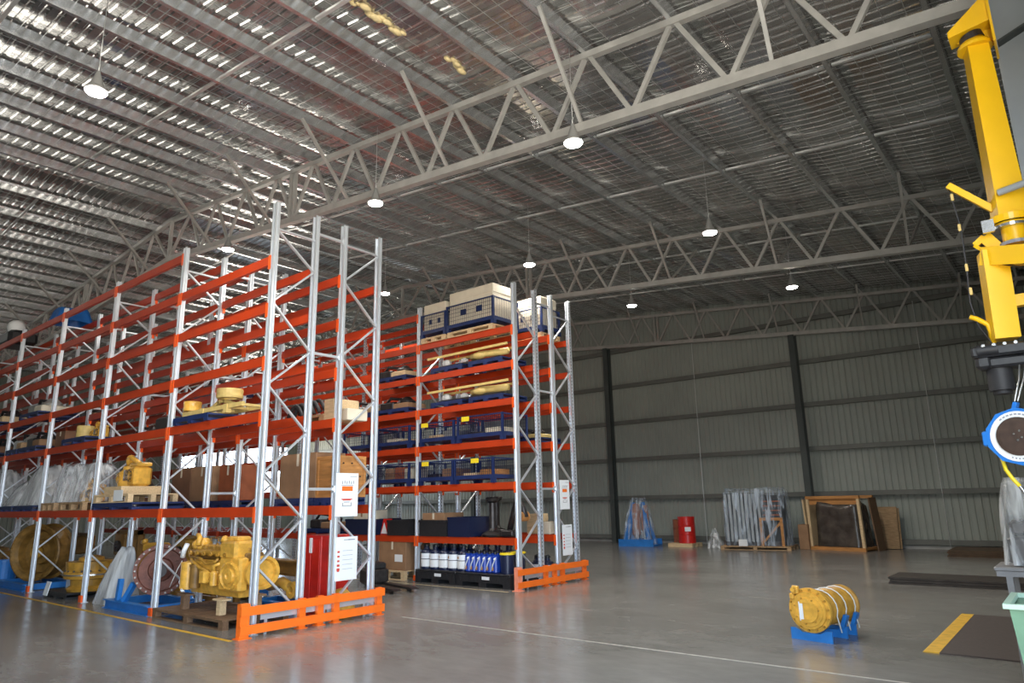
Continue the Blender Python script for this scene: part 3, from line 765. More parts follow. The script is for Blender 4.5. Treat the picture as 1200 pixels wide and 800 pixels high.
# ---------- transmission on blue cradle, second bay
def transmission(x,y,z,label,rz=.25):
    t=thing('gearbox_unit',label,'gearbox',(x,y,z),rz)
    # axis along +X end disc facing -Y
    a=(.45,-1,.0)
    MB().lathe((-.02,-.10,.50),(-.75,.35,.12),[(0,.36),(.10,.36),(.14,.33),(.35,.30),(.50,.24),(.70,.22),(.72,.0)],30).build('housing','old_yellow',t)
    b=MB(); b.lathe((.0,-.12,.50),(.75,-.65,-.05),[(-.10,.40),(.0,.42),(.05,.42),(.05,.36),(.03,.34),(.03,.20),(.08,.18),(.10,.10),(.10,.0)],36)
    b.build('bell_face','rust_disc',t,label='round rust-brown face of the gearbox')
    b=MB(); ax=Vector((.75,-.65,-.05)).normalized(); u=ax.cross(Vector((0,0,1))).normalized(); v=ax.cross(u)
    for i in range(24):
        an=2*PI*i/24; p=Vector((0,-.12,.5))+ax*.05+(u*math.cos(an)+v*math.sin(an))*.39; MB().cyl(p,p+ax*.03,.015,n=8).build('bolt','galv_dull',t)
    MB().chamfer_box(-.30,.0,.85,.38,.3,.16,.03).tube([(-.5,.0,.88),(-.55,-.1,.95),(-.4,-.15,.97)],.04).build('valve_body','old_yellow',t)
    b=MB(); p=Vector((0,-.12,.5))+ax*.10; b.cyl(p,p+ax*.12,.07,n=14).lathe(p+ax*.12,ax,[(0,.1),(.02,.1),(.02,0)],18); b.build('input_shaft','dark_metal',t)
    return t
def cradle(x,y,z,w,d,label,rz=0,m='blue_steel',post=.35):
    t=thing('steel_cradle',label,'stand',(x,y,z),rz)
    for yy in (-d/2+.06,d/2-.06): MB().b2(-w/2,w/2,yy-.06,yy+.06,0,.015).b2(-w/2,w/2,yy-.012,yy+.012,.015,.13).b2(-w/2,w/2,yy-.06,yy+.06,.13,.145).build('side_rail',m,t)
    for xx in (-w/2+.05,w/2-.05): MB().b2(xx-.05,xx+.05,-d/2+.12,d/2-.12,.02,.14).build('cross_rail',m,t)
    if post:
        MB().bar((-w*.24,-d/2+.07,.145),(-w*.25,-d/2+.1,.145+post),.09,.07).build('prop',m,t)
        MB().bar((-w*.10,-d/2+.07,.145),(-w*.0,-d/2+.14,.145+post*.85),.09,.07).build('prop',m,t)
        MB().bar((w*.3,d/2-.1,.145),(w*.25,d/2-.14,.145+post),.09,.07).build('prop',m,t)
    return t
cradle(-12.74,5.72,0,1.74,.95,'blue steel cradle carrying the rust-faced gearbox in the second floor bay')
transmission(-12.50,5.80,.15,'yellow gearbox with a round rust-brown face on a blue steel cradle')
sag_film('plastic_sheet',-14.16,5.66,.0,.76,.60,.95,'grey clear plastic sheet slumped over a load beside the blue cradle','film_thick',3,top=.30,skirt=.0,shear=.35)
# black pallet with a paper, yellow final drive on it
steel_pallet(-15.9,5.70,0,1.15,.9,'black plastic pallet on the floor beside the slumped plastic sheet',m='black_plastic')
b=MB(); b.box(0,0,0,.22,.012,.26,rx=-.2); o=b.build('paper_label','white'); o.location=(-16.2,5.20,.17); tag(o,'white paper tag standing against the black plastic pallet','label')
def final_drive(x,y,z,label,r=.42,m='old_yellow'):
    t=thing('final_drive',label,'machine part',(x,y,z))
    MB().lathe((0,0,0),(0,0,1),[(0,.0),(0,r*.8),(.05,r*.85),(.10,r*.70),(.22,r*.72),(.24,r*.98),(.30,r),(.36,r),(.38,r*.92),(.55,r*.95),(.56,r*.5),(.62,r*.48),(.66,r*.2),(.66,0)],36).build('hub_casting',m,t)
    b=MB()
    for i in range(18): a=2*PI*i/18; MB().cyl((r*.93*math.cos(a),r*.93*math.sin(a),.362),(r*.93*math.cos(a),r*.93*math.sin(a),.40),.02,n=8).build('bolt','dark_metal',t)
    MB().lathe((0,0,.30),(0,0,1),[(0,r+.012),(.025,r+.012),(.025,r-.01)],36).build('steel_band','bright_metal',t)
    return t
final_drive(-15.65,5.75,.12,'round yellow final drive casting with a bright steel band on the black pallet',.46)
# large wheel rim
def big_rim(x,y,z,label):
    t=thing('wheel_rim',label,'wheel rim',(x,y,z),.55)
    MB().lathe((0,.30,0),(0,-1,0),[(0,.70),(.06,.73),(.10,.66),(.45,.62),(.52,.70),(.58,.74),(.60,.70),(.56,.60),(.50,.56),(.30,.52),(.28,.34),(.40,.30),(.42,.14),(.50,.12),(.50,0)],44).build('rim','brown_yellow',t)
    b=MB()
    for i in range(40): a=2*PI*i/40; MB().cyl((.68*math.cos(a),-.27,.68*math.sin(a)),(.68*math.cos(a),-.315,.68*math.sin(a)),.018,n=6).build('bolt','brown_yellow',t)
    MB().lathe((0,-.20,0),(0,-1,0),[(0,.17),(.05,.16),(.06,.05),(.09,0)],20).build('hub_cap','old_yellow',t)
    return t
cradle(-18.72,5.74,0,1.9,1.0,'blue steel stand under the big dark yellow wheel rim in the fourth floor bay',post=0)
b=MB(); b.b2(-.16,.16,-.12,.12,0,.42); o=b.build('blue_drum','blue_steel'); o.location=(-19.98,5.55,.146)
bpy.data.objects.remove(o)
def tub(x,y,z,r,h,label,m='blue_steel',name='plastic_tub'):
    t=thing(name,label,'tub',(x,y,z)); 
    MB().lathe((0,0,0),(0,0,1),[(0,0),(0,r*.88),(h,r),(h,r+.02),(h-.03,r+.02),(h-.03,r),(.02,r*.86),(.02,0)],24).build('body',m,t); return t
tub(-20.02,5.50,0,.25,.55,'blue plastic tub on the floor beside the big wheel rim')
rim=big_rim(-18.55,5.78,.76,'big dark yellow wheel rim with bolted edge on a blue stand'); rim.scale=(.84,.84,.84)
# far floor bays of the front row
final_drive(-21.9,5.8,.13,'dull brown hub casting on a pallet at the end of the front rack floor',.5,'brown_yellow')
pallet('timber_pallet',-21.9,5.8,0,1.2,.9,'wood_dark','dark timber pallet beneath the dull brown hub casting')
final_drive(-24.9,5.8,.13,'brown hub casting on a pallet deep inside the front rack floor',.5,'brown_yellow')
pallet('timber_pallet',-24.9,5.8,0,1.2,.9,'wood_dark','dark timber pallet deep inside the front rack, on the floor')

# ---------- back row floor goods
def lathe_parts(): pass
def cabinet(x,y,z,w,d,h,label,m='red_paint'):
    t=thing('steel_cabinet',label,'cabinet',(x,y,z))
    MB().chamfer_box(0,0,h/2,w,d,h,.015).build('body',m,t)
    for s in (-1,1): MB().chamfer_box(s*w/4,-d/2-.01,h*.5,w/2-.03,.02,h*.9,.006).build('door',m,t)
    MB().b2(-.03,.03,-d/2-.04,-d/2-.022,h*.78,h*.97).build('latch','white',t)
    return t
cabinet(-9.63,7.0,0,.46,.55,1.20,'red steel cabinet with a pale latch standing in the first floor bay behind the engine')
def link_arms(x,y,z,label):
    t=thing('loader_arm',label,'machine part',(x,y,z))
    MB().b2(-.75,.75,-.06,.06,.42,.60).b2(-.75,.75,-.12,.12,.60,.63).b2(-.75,.75,-.12,.12,.39,.42).build('girder','brown_yellow',t)
    MB().tube([(-.7,-.2,.28),(-.4,-.24,.33),(-.1,-.2,.22),(.3,-.22,.30),(.55,-.2,.20)],.085,12).lathe((.62,-.28,.2),(0,1,0),[(0,.13),(.18,.13),(.18,.06),(0,.06),(0,.13)],18).lathe((-.72,-.28,.28),(0,1,0),[(0,.12),(.16,.12),(.16,.05),(0,.05),(0,.12)],18).build('arm','cat_yellow',t)
    MB().b2(-.72,-.62,-.1,.1,.0,.385).b2(.60,.70,-.1,.1,.0,.385).build('support','blue_steel',t)
    return t
cradle(-10.78,6.95,0,1.0,.62,'blue steel cradle behind the yellow engine',post=0)
link_arms(-10.76,6.98,.146,'yellow machine arms under a brown girder on a blue cradle behind the engine')
bpy.context.view_layer.update()
def frame_part(x,y,z,w,d,h,label,m='old_yellow'):
    t=thing('machine_assembly',label,'machine part',(x,y,z))
    MB().bar((-w/2,-d/2,.05),(w/2,-d/2,.05),.08,.1).bar((-w/2,d/2,.05),(w/2,d/2,.05),.08,.1).build('base_bars',m,t)
    MB().bar((-w/2+.04,0,.0),(-w/2+.04,0,h),.08,.1).bar((w/2-.04,0,0),(w/2-.04,0,h),.08,.1).bar((-w/2,0,h-.05),(w/2,0,h-.05),.1,.1).chamfer_box(0,0,h*.75,w*.5,d*.8,h*.4,.03).bar((-w/2+.05,-d/2,.1),(-w/2+.05,0,h*.6),.06,.06).build('upper_frame',m,t)
    MB().lathe((0,-d*.4,h*.72),(0,-1,0),[(0,.12),(.06,.12),(.06,.05),(.02,.04),(.02,0)],20).build('round_boss','dark_metal',t)
    return t
frame_part(-14.04,6.95,0,.92,.55,1.12,'dull yellow machine frame in the second bay behind the gearbox')
frame_part(-12.6,6.95,0,.9,.55,.85,'dull yellow machine frame with a round boss behind the rust-faced gearbox','brown_yellow')
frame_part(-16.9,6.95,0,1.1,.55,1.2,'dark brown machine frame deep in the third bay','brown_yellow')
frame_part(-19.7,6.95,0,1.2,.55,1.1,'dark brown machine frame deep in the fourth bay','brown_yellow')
# yellow ball part beside the lower notice, behind
b=MB().lathe((0,0,.0),(0,0,1),[(0,0),(0,.2),(.1,.26),(.2,.27),(.32,.2),(.40,.1),(.42,0)],24); o=b.build('yellow_dome','cat_yellow'); o.location=(-9.13,6.93,0); o.scale=(.8,.8,1); tag(o,'yellow domed casting on the floor under the lower white notice','machine part')

# ---------- level one, front row
z1=1.59+TOP
def casting(x,y,z,label,s=1,m='cat_yellow',seed=0):
    # cluster of a bolted pump body: two domed housings, flange, cover and ports
    t=thing('pump_casting',label,'machine part',(x,y,z),.1*seed)
    MB().lathe((-.26*s,0,0),(0,0,1),[(0,0),(0,.22*s),(.10*s,.24*s),(.30*s,.22*s),(.36*s,.15*s),(.42*s,.15*s),(.45*s,.08*s),(.45*s,0)],24).build('tall_housing',m,t)
    MB().chamfer_box(.20*s,0,.20*s,.36*s,.36*s,.40*s,.05*s).chamfer_box(.20*s,0,.44*s,.40*s,.30*s,.08*s,.03*s).build('square_housing',m,t)
    MB().tube([(-.26*s,-.05*s,.45*s),(-.24*s,-.08*s,.56*s),(-.12*s,-.06*s,.60*s),(.02*s,-.02*s,.52*s),(.12*s,0,.47*s)],.05*s,10).ball((-.26*s,-.02*s,.58*s),.09*s,10).build('pipe_elbow',m,t)
    b=MB().lathe((.20*s,-.18*s,.22*s),(0,-1,0),[(0,.13*s),(.03*s,.13*s),(.03*s,.07*s),(.01*s,.06*s),(.01*s,0)],20).lathe((-.26*s,-.21*s,.18*s),(0,-1,0),[(0,.10*s),(.04*s,.10*s),(.04*s,.05*s),(.015*s,.05*s),(.015*s,0)],18)
    b.build('cover_plate','old_yellow' if m!='brown_yellow' else m,t)
    b=MB()
    for i in range(8): a=2*PI*i/8; MB().cyl((.20*s+.105*s*math.cos(a),-.21*s,.22*s+.105*s*math.sin(a)),(.20*s+.105*s*math.cos(a),-.235*s,.22*s+.105*s*math.sin(a)),.012*s,n=6).build('bolt','dark_metal',t)
    MB().b2(-.02*s,.0,-.24*s,-.10*s,.12*s,.34*s).build('bright_sleeve','bright_metal',t)
    return t
steel_pallet(-13.65,5.68,z1,1.75,.9,'dark blue steel pallet under the pale timber pallet on the first shelf')
pallet('timber_pallet',-13.70,5.66,z1+.12,1.5,.88,'wood_light','pale timber pallet with a white sheet pinned to it, first shelf second bay',h=.15)
b=MB().b2(-.19,.19,-.006,.0,0,.19); o=b.build('paper_label','white'); o.location=(-13.35,5.219,z1+.15); tag(o,'white paper sheet pinned to the pale timber pallet','label')
b=MB(); b.b2(-.40,.34,-.40,.40,0,.14); o=b.build('timber_block','wood_light'); o.location=(-13.75,5.68,z1+.27); tag(o,'thick pale timber block on the pale pallet under the yellow pumps','timber block')
casting(-13.78,5.66,z1+.41,'yellow pump casting with a pipe elbow on the pale timber pallet',.90)
casting(-14.05,6.02,z1+.41,'smaller yellow pump casting behind the one with the pipe elbow',.5,seed=3) if False else None
pallet('timber_pallet',-15.75,5.70,z1,1.25,.85,'wood','timber pallet with wrapped yellow parts, first shelf third bay',h=.16)
casting(-15.75,5.70,z1+.16,'yellow pump casting inside clear film on the first shelf of the third bay',.72)
sag_film('plastic_wrap',-15.75,5.70,z1+.165,1.25,.85,.74,'clear plastic film over the yellow casting in the third bay','film',5,top=.62)
pallet('timber_pallet',-17.04,5.70,z1,.75,.85,'wood','narrow timber pallet on the first shelf beside the third upright',h=.16)
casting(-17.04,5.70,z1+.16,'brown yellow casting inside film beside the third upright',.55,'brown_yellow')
sag_film('plastic_wrap',-17.03,5.70,z1+.165,.70,.66,.80,'clear plastic film over the brown casting beside the third upright','film',8,top=.5)
for x,wd,ht,sd,l in ((-18.55,1.35,.86,11,'grey plastic-shrouded machine on the first shelf of the fourth bay'),(-19.78,.96,.55,12,'low plastic-shrouded load sloping away in the fourth bay'),(-21.6,1.6,.88,13,'plastic-shrouded load on the first shelf of the fifth bay'),(-24.6,1.9,.8,14,'plastic-shrouded load on the first shelf of the sixth bay')):
    steel_pallet(x,5.7,z1,wd*.92,.85,'dark blue steel pallet under the '+l.split(' on the')[0].split(' sloping')[0]+(' in bay %s'%{11:'four',12:'four',13:'five',14:'six'}[sd]))
    sag_film('plastic_wrap',x,5.7,z1+.125,wd,.85,ht,l,'film_thick',sd,top=.42 if sd!=12 else .25)
# ---------- level one, back row
y2=6.95
steel_pallet(-13.68,y2,z1,1.7,.62,'blue steel pallet under the brown box pair behind the second upright')
carton(-14.12,y2,z1+.12,.80,.55,.66,'brown cardboard box on a blue pallet, behind the pale pallet of pumps','cardboard_dark')
carton(-13.28,y2,z1+.12,.84,.55,.66,'brown cardboard box beside the rear post of the second frame','cardboard')
steel_pallet(-12.40,y2,z1,.76,.62,'short blue steel pallet under the reddish carton')
carton(-12.30,y2,z1+.12,.62,.55,.64,'reddish brown carton on a short blue pallet beside the front end frame','carton_red')
steel_pallet(-10.1,y2,z1,1.1,.62,'blue steel pallet under the big brown carton in the end bay')
carton(-10.05,y2,z1+.12,1.02,.58,.72,'big brown carton on a blue pallet seen between the two front end frames','cardboard')
steel_pallet(-9.28,y2,z1,.50,.62,'small blue steel pallet under the orange timber crate')
def crate(x,y,z,w,d,h,label,m='wood_orange',rz=0):
    t=thing('timber_crate',label,'crate',(x,y,z),rz)
    MB().b2(-w/2,w/2,-d/2,d/2,0,h).build('panels',m,t)
    b=MB(); k=.05
    for s in (-1,1):
        b.b2(-w/2,w/2,s*(d/2),s*(d/2+.015),0,k).b2(-w/2,w/2,s*(d/2),s*(d/2+.015),h-k,h).b2(-w/2,-w/2+k,s*d/2,s*(d/2+.015),k,h-k).b2(w/2-k,w/2,s*d/2,s*(d/2+.015),k,h-k)
    for s in (-1,1):
        b.b2(s*w/2,s*(w/2+.015),-d/2,d/2,0,k).b2(s*w/2,s*(w/2+.015),-d/2,d/2,h-k,h).b2(s*w/2,s*(w/2+.015),-d/2,-d/2+k,k,h-k).b2(s*w/2,s*(w/2+.015),d/2-k,d/2,k,h-k)
    b.build('battens',m,t)
    b=MB()
    for zz in (h*.18,h*.5,h*.82):
        for xx in (-.3,0,.3): MB().cyl((w/2+.001,xx*d,zz),(w/2+.02,xx*d,zz),.012,n=8).build('bolt','dark_metal',t)
    return t
crate(-9.26,y2,z1+.12,.52,.55,.64,'orange-brown timber crate with dark bolts above the upper white notice')
# ---------- higher levels, front row
z2=2.917+TOP; z3=3.72+TOP; z6=6.01+TOP; z5=5.264+TOP; z4=4.52+TOP
steel_pallet(-10.95,5.68,z2,1.15,.9,'blue steel pallet on the second shelf of the end bay',m='pallet_blue')
def ladder_frame(x,y,z,label,L=1.9,m='light_yellow'):
    t=thing('machine_bracket',label,'machine part',(x,y,z))
    MB().bar((-L/2,-.2,.10),(L/2,-.2,.10),.05,.07).bar((-L/2,.2,.10),(L/2,.2,.10),.05,.07).build('side_bars',m,t)
    b=MB()
    for i in range(5): xx=-L/2+.1+i*(L-.2)/4; b.b2(xx-.03,xx+.03,-.17,.17,.08,.12)
    b.b2(-L*.18,-L*.12,-.24,-.16,0,.14).b2(L*.22,L*.28,-.24,-.16,0,.14).build('cross_bars',m,t)
    MB().bar((-L*.28,0,.12),(-L*.08,0,.26),.05,.05).bar((L*.0,0,.26),(L*.3,0,.12),.05,.05).bar((-L*.1,0,.26),(L*.02,0,.26),.05,.05).build('stays',m,t)
    return t
ladder_frame(-10.74,5.68,z2+.12,'pale yellow bracket frame on the blue pallet of the second shelf')
def ring(x,y,z,r,h,label,m='light_yellow'):
    t=thing('coiled_ring',label,'machine part',(x,y,z))
    MB().lathe((0,0,0),(0,0,1),[(0,r*.6),(0,r),(h*.2,r*1.04),(h*.5,r),(h*.8,r*1.04),(h,r),(h,r*.6),(0,r*.6)],24).build('ring',m,t)
    MB().b2(-r*.6,r*.6,-.03,.03,h*.4,h*.6).build('cross_web',m,t); return t
ring(-10.58,5.68,z2+.40,.20,.15,'pale yellow ring standing on the bracket frame on the second shelf')
ring(-11.55,5.55,z2+.27,.14,.16,'small yellow ring at the end of the bracket frame on the second shelf','cat_yellow')
b=MB().chamfer_box(0,0,.12,.5,.6,.24,.04); o=b.build('dark_machine_block','dark_metal'); o.location=(-12.3,5.68,z2); tag(o,'dark metal block on the second shelf beside the first inner upright','machine part')
steel_pallet(-15.9,5.68,z2,1.25,.9,'blue steel pallet on the second shelf of the third bay')
casting(-15.75,5.68,z2+.12,'yellow casting on a blue pallet, second shelf of the third bay',.55)
ring(-16.35,5.6,z2+.12,.16,.30,'yellow ring on a blue pallet, second shelf of the third bay','light_yellow')
carton(-17.05,5.66,z2,.55,.6,.34,'dark carton on the second shelf between two pallets','cardboard_dark')
def junk(x,y,z,w,d,h,label,seed,m1='dark_metal',m2='cardboard'):
    t=thing('stored_parts',label,'stored parts',(x,y,z)); r=random.Random(seed)
    MB().chamfer_box(-w*.22,0,h*.28,w*.42,d*.8,h*.56,.03).build('lower_part',m1,t)
    MB().chamfer_box(w*.22,0,h*.2,w*.44,d*.85,h*.4,.02).build('box_part',m2,t)
    MB().lathe((w*.15,0,h*.4),(0,0,1),[(0,0),(0,d*.25),(h*.2,d*.28),(h*.35,d*.18),(h*.5,d*.1),(h*.5,0)],18).build('round_part',m1,t)
    MB().tube([(-w*.4,-.1,h*.56),(-w*.25,-.12,h*.9),(-w*.05,0,h*.8),(w*.1,.05,h*.45)],.035,8).build('hose','rubber',t)
    return t
def rowstuff(lst):
    for (x,y,z,w,d,h,l,m1,m2,pm) in lst:
        steel_pallet(x,y,z,w,d,pm and pm or 'dark blue steel pallet under '+l)
        junk(x,y,z+.12,w*.9,d*.9,h,l,int(x*-10),m1,m2)
rowstuff([
 (-18.8,5.68,z2,1.2,.85,.40,'grey and brown stored parts, second shelf of the fourth bay','dark_metal','cardboard',None),
 (-19.92,5.68,z2,.8,.85,.42,'grey clutter of stored parts beside the fourth inner upright','galv_dull','wood',None),
 (-21.7,5.68,z2,1.2,.85,.45,'dark stored parts, second shelf of the fifth bay','dark_metal','cardboard_dark',None),
 (-19.0,5.68,z3,1.3,.85,.40,'carton and round part, third shelf of the fourth bay','galv_dull','carton_pale',None),
 (-21.9,5.68,z3,1.3,.85,.40,'carton and dark part, third shelf of the fifth bay','dark_metal','wood_light',None),
 (-24.5,5.68,z3,1.5,.85,.45,'dark stored parts, third shelf of the sixth bay','dark_metal','cardboard',None),
 (-24.6,5.68,z2,1.5,.85,.45,'stored parts, second shelf of the sixth bay','dark_metal','wood',None),
 (-13.9,y2,z2,1.1,.62,.38,'dark stored parts behind the second upright, second shelf','dark_metal','cardboard_dark',None),
 (-16.4,y2,z2,1.2,.62,.42,'dark stored parts behind the third bay, second shelf','dark_metal','wood',None),
 (-19.5,y2,z2,1.2,.62,.42,'dark stored parts behind the fourth bay, second shelf','dark_metal','cardboard',None),
 (-16.4,y2,z1,1.3,.62,.55,'dark stored parts behind the wrapped castings, first shelf','dark_metal','cardboard_dark',None),
 (-19.2,y2,z1,1.5,.62,.6,'dark stored parts behind the shrouded machine, first shelf','dark_metal','cardboard_dark',None),
 (-22.2,y2,z1,1.5,.62,.6,'dark stored parts behind the fifth bay, first shelf','dark_metal','cardboard',None),
 (-13.2,y2,z3,1.2,.62,.30,'dark stored parts behind the second bay, third shelf','dark_metal','wood',None),
 (-19.7,y2,z3,1.2,.62,.40,'dark stored parts behind the fourth bay, third shelf','dark_metal','cardboard',None),
])
# blue tarpaulin load on the very top, black-and-white bag beyond
sag_film('tarpaulin_bundle',-18.55,5.72,z6,.85,.80,.34,'bright blue tarpaulin bundle on the very top beam of the front rack','tarp_blue',21,top=.7,cat='tarpaulin')
b=MB().chamfer_box(0,0,.2,1.0,.7,.40,.1).ball((.1,-.1,.52),.22,12,mi=1); o=b.build('tied_sack',['black_plastic','white']); o.location=(-22.3,5.68,z6); tag(o,'black sack with a white bulge on the top beam of the front rack','sack')
# hoses and cartons on second shelf, back row end bay
pallet('timber_pallet',-9.95,y2,z2,1.15,.62,'wood','timber pallet of black hoses between the front end frames',h=.12)
def hose_coil(x,y,z,label):
    t=thing('hose_bundle',label,'hoses',(x,y,z))
    for i in range(5):
        p=[(-.5+i*.09+.42*(k/10),-.22+.1*i*.5,.03+.19*math.sin(PI*k/10)+.02*i) for k in range(11)]
        MB().tube(p,.035,8).build('hose','rubber',t)
    MB().b2(-.5,.5,-.02,.02,0,.03).build('tie','strap_white',t)
    return t
hose_coil(-10.0,y2,z2+.12,'bundle of thick black hoses on a timber pallet between the end frames')
carton(-9.24,y2-.05,z2+.0,.26,.5,.34,'pale carton standing beside the black hoses on the second shelf','wood_light',tape=False)
carton(-9.02,y2+.05,z2+.0,.14,.4,.18,'small pale carton at the shelf end beside the hoses','carton_pale',tape=False)

# ---------- far rack, floor level
def spill_pallet(x,y,z,w,d,label):
    t=thing('spill_pallet',label,'spill pallet',(x,y,z)); h=.27
    MB().b2(-w/2,w/2,-d/2,d/2,.09,h-.04).chamfer_box(0,0,h-.02,w,d,.04,.01).b2(-w/2,-w/2+.18,-d/2,d/2,0,.09).b2(-.1,.1,-d/2,d/2,0,.09).b2(w/2-.18,w/2,-d/2,d/2,0,.09).build('tray','black_plastic',t)
    b=MB()
    for i in range(7):
        xx=-w/2+w*(i+.5)/7; b.b2(xx-.025,xx+.025,-d/2-.012,-d/2,.10,h-.045)
    b.build('ribs','black_plastic',t)
    MB().b2(-.0,.20,-d/2-.014,-d/2-.012,.15,.21).build('white_label','white',t)
    return t
spill_pallet(-10.965,11.15,0,1.20,.86,'black plastic spill tray holding the white-labelled canisters')
spill_pallet(-9.62,11.15,0,1.44,.86,'black plastic spill tray holding the blue bottles and yellow-lidded pails')
def canister(x,y,z,label,grp,src=None):
    if src: t=dup(src); t.location=(x,y,z); t['label']=label; t['group']=grp; return t
    t=thing('canister',label,'canister',(x,y,z),0,grp)
    MB().lathe((0,0,0),(0,0,1),[(0,0),(0,.125),(.02,.13),(.36,.13),(.39,.11),(.41,.06),(.46,.045),(.46,0)],20).build('body','navy',t)
    MB().lathe((0,0,.46),(0,0,1),[(0,.05),(.04,.05),(.04,0)],14).build('cap','dark',t)
    MB().lathe((0,0,.05),(0,0,1),[(0,.131),(.15,.131)],20).build('lower_label','white',t)
    MB().lathe((0,0,.215),(0,0,1),[(0,.131),(.11,.131)],20).build('upper_label','sign_white',t)
    MB().lathe((0,0,.23),(0,0,1),[(0,.1325),(.05,.1325)],16,a0=-1.1,a1=-.4).lathe((0,0,.24),(0,0,1),[(0,.1325),(.05,.1325)],16,a0=1.3,a1=2.1).build('picture_mark','wood_orange',t)
    MB().tube([(-.06,0,.42),(-.06,0,.50),(.02,.0,.52),(.07,0,.47)],.012,6).build('handle','dark',t)
    return t
c0=None
for i in range(5):
    c=canister(-11.42+i*.275,10.93,.27,'dark canister with white labels in the front row of the black spill tray','white-labelled canisters',c0); c0=c0 or c; c.rotation_euler=(0,0,.5+.1*i)
for i in range(4):
    c=canister(-11.40+i*.30,11.32,.27,'dark canister half hidden in the rear row of the spill tray','rear canisters in the spill tray',c0); c.rotation_euler=(0,0,.7*i)
def bottle(x,y,z,src=None):
    l='blue oil bottle with a white swoosh in the tight group on the spill tray'; g='blue oil bottles'
    if src: t=dup(src); t.location=(x,y,z); return t
    t=thing('oil_bottle',l,'bottle',(x,y,z),0,g)
    MB().chamfer_box(0,0,.17,.13,.20,.34,.025).b2(-.05,.05,-.08,.03,.34,.36).build('body','bottle_blue',t)
    MB().cyl((0,-.04,.36),(0,-.04,.41),.028,n=12).build('cap','dark',t)
    MB().tube([(-.055,-.102,.06),(-.02,-.103,.16),(.03,-.103,.25),(.055,-.102,.30)],.012,6).ball((.03,-.10,.27),.028,8).build('white_swoosh','white',t)
    MB().b2(-.055,.0,-.1025,-.10,.05,.12).build('mark','wood_orange',t)
    return t
b0=None
for r_ in range(2):
    for i in range(6):
        b_=bottle(-10.11+i*.145,10.90+r_*.24,.27,b0); b0=b0 or b_
b=MB()
for i in range(5): b.b2(-10.2+i*.18,-10.06+i*.18,11.28,11.48,.27,.75)
del b
for i in range(3):
    c=canister(-10.08+i*.31,11.39,.27,'dark canister behind the blue bottles','canisters behind the bottles',c0)
def pail(x,y,z,label,src=None):
    if src: t=dup(src); t.location=(x,y,z); t['label']=label; return t
    t=thing('pail',label,'pail',(x,y,z))
    MB().lathe((0,0,0),(0,0,1),[(0,0),(0,.13),(.36,.15),(.36,0)],22).build('body','navy',t)
    MB().lathe((0,0,.36),(0,0,1),[(0,.158),(.03,.158),(.035,.14),(.035,0)],22).build('lid','label_yellow',t,label='yellow lid')
    MB().lathe((0,0,.06),(0,0,1),[(0,.1375),(.22,.1475)],18,a0=-1.0,a1=1.6).build('paper_label','white',t)
    return t
p0=pail(-9.13,10.93,.27,'navy pail with a yellow lid at the end of the spill tray, in front')
pail(-9.13,11.27,.27,'navy pail with a yellow lid at the end of the spill tray, behind the first',p0)
for i,(xx,yy) in enumerate(((-9.5,12.4),(-9.2,12.35))):
    canister(xx,yy,.0,'dark canister with a white label on the floor of the outermost row','floor canisters of the outermost row',c0)
# far rack floor, second bay
pallet('timber_pallet',-12.60,11.2,0,1.25,.86,'wood_light','pale timber pallet under the cardboard box on the floor of the far rack',h=.20)
carton(-12.45,11.2,.20,.92,.75,.62,'plain cardboard box on a pale pallet on the floor of the far rack','cardboard',lab=True)
pallet('timber_pallet',-15.6,11.2,0,1.2,.86,'wood','timber pallet on the floor deep in the far rack')
carton(-15.6,11.2,.13,1.0,.8,.6,'cardboard box deep on the floor of the far rack','cardboard_dark')
# pallet truck parked between the racks
def pallet_truck(x,y,label,rz):
    t=thing('pallet_truck',label,'pallet truck',(x,y,0),rz)
    MB().chamfer_box(-.55,.0,.22,.42,.50,.34,.06).build('chassis','dark_metal',t)
    MB().chamfer_box(-.50,0,.42,.30,.36,.14,.05).build('hood','black_plastic',t)
    for s in (-1,1): MB().b2(-.34,.75,s*.19-.08,s*.19+.08,.045,.09).prism([(.75,.045),(.90,.06),(.75,.09)],'y',s*.19-.08,s*.19+.08).build('fork','dark_metal',t)
    MB().tube([(-.70,0,.40),(-.84,0,.62),(-.86,0,.74)],.025,8).build('tiller','dark_metal',t)
    MB().tube([(-.86,-.12,.74),(-.90,-.10,.82),(-.90,.10,.82),(-.86,.12,.74),(-.86,-.12,.74)],.016,8).build('handle','dark',t)
    for s in (-1,1): MB().cyl((-.60,s*.12-.03,.09),(-.60,s*.12+.03,.09),.09,n=18).build('wheel','rubber',t)
    for s in (-1,1): MB().cyl((.62,s*.19-.03,.042),(.62,s*.19+.03,.042),.04,n=14).build('fork_roller','rubber',t)
    return t
pallet_truck(-11.15,9.55,'dark pallet truck parked on the floor between the two racks',-.25)

# ---------- far rack, first beam (z .885)
zc1=.885+TOP; YM=11.2
def bin_box(x,y,z,w,d,h,label,m='navy'):
    t=thing('storage_bin',label,'bin',(x,y,z))
    MB().b2(-w/2,w/2,-d/2,d/2,0,.03).b2(-w/2,w/2,-d/2,-d/2+.02,.03,h).b2(-w/2,w/2,d/2-.02,d/2,.03,h).b2(-w/2,-w/2+.02,-d/2+.02,d/2-.02,.03,h).b2(w/2-.02,w/2,-d/2+.02,d/2-.02,.03,h).build('shell',m,t)
    MB().b2(-w/2-.01,w/2+.01,-d/2-.012,-d/2,h-.05,h).b2(-w/2-.01,w/2+.01,d/2,d/2+.012,h-.05,h).build('rim',m,t)
    return t
bin_box(-13.6,YM,zc1,1.1,.8,.36,'navy storage bin on the lowest beam, second bay of the far rack')
carton(-13.7,YM,zc1+.031,.62,.55,.52,'pale carton standing in the navy bin, second bay','carton_pale')
bin_box(-12.25,YM,zc1,.72,.8,.34,'black storage bin beside the red warning stand','black_plastic')
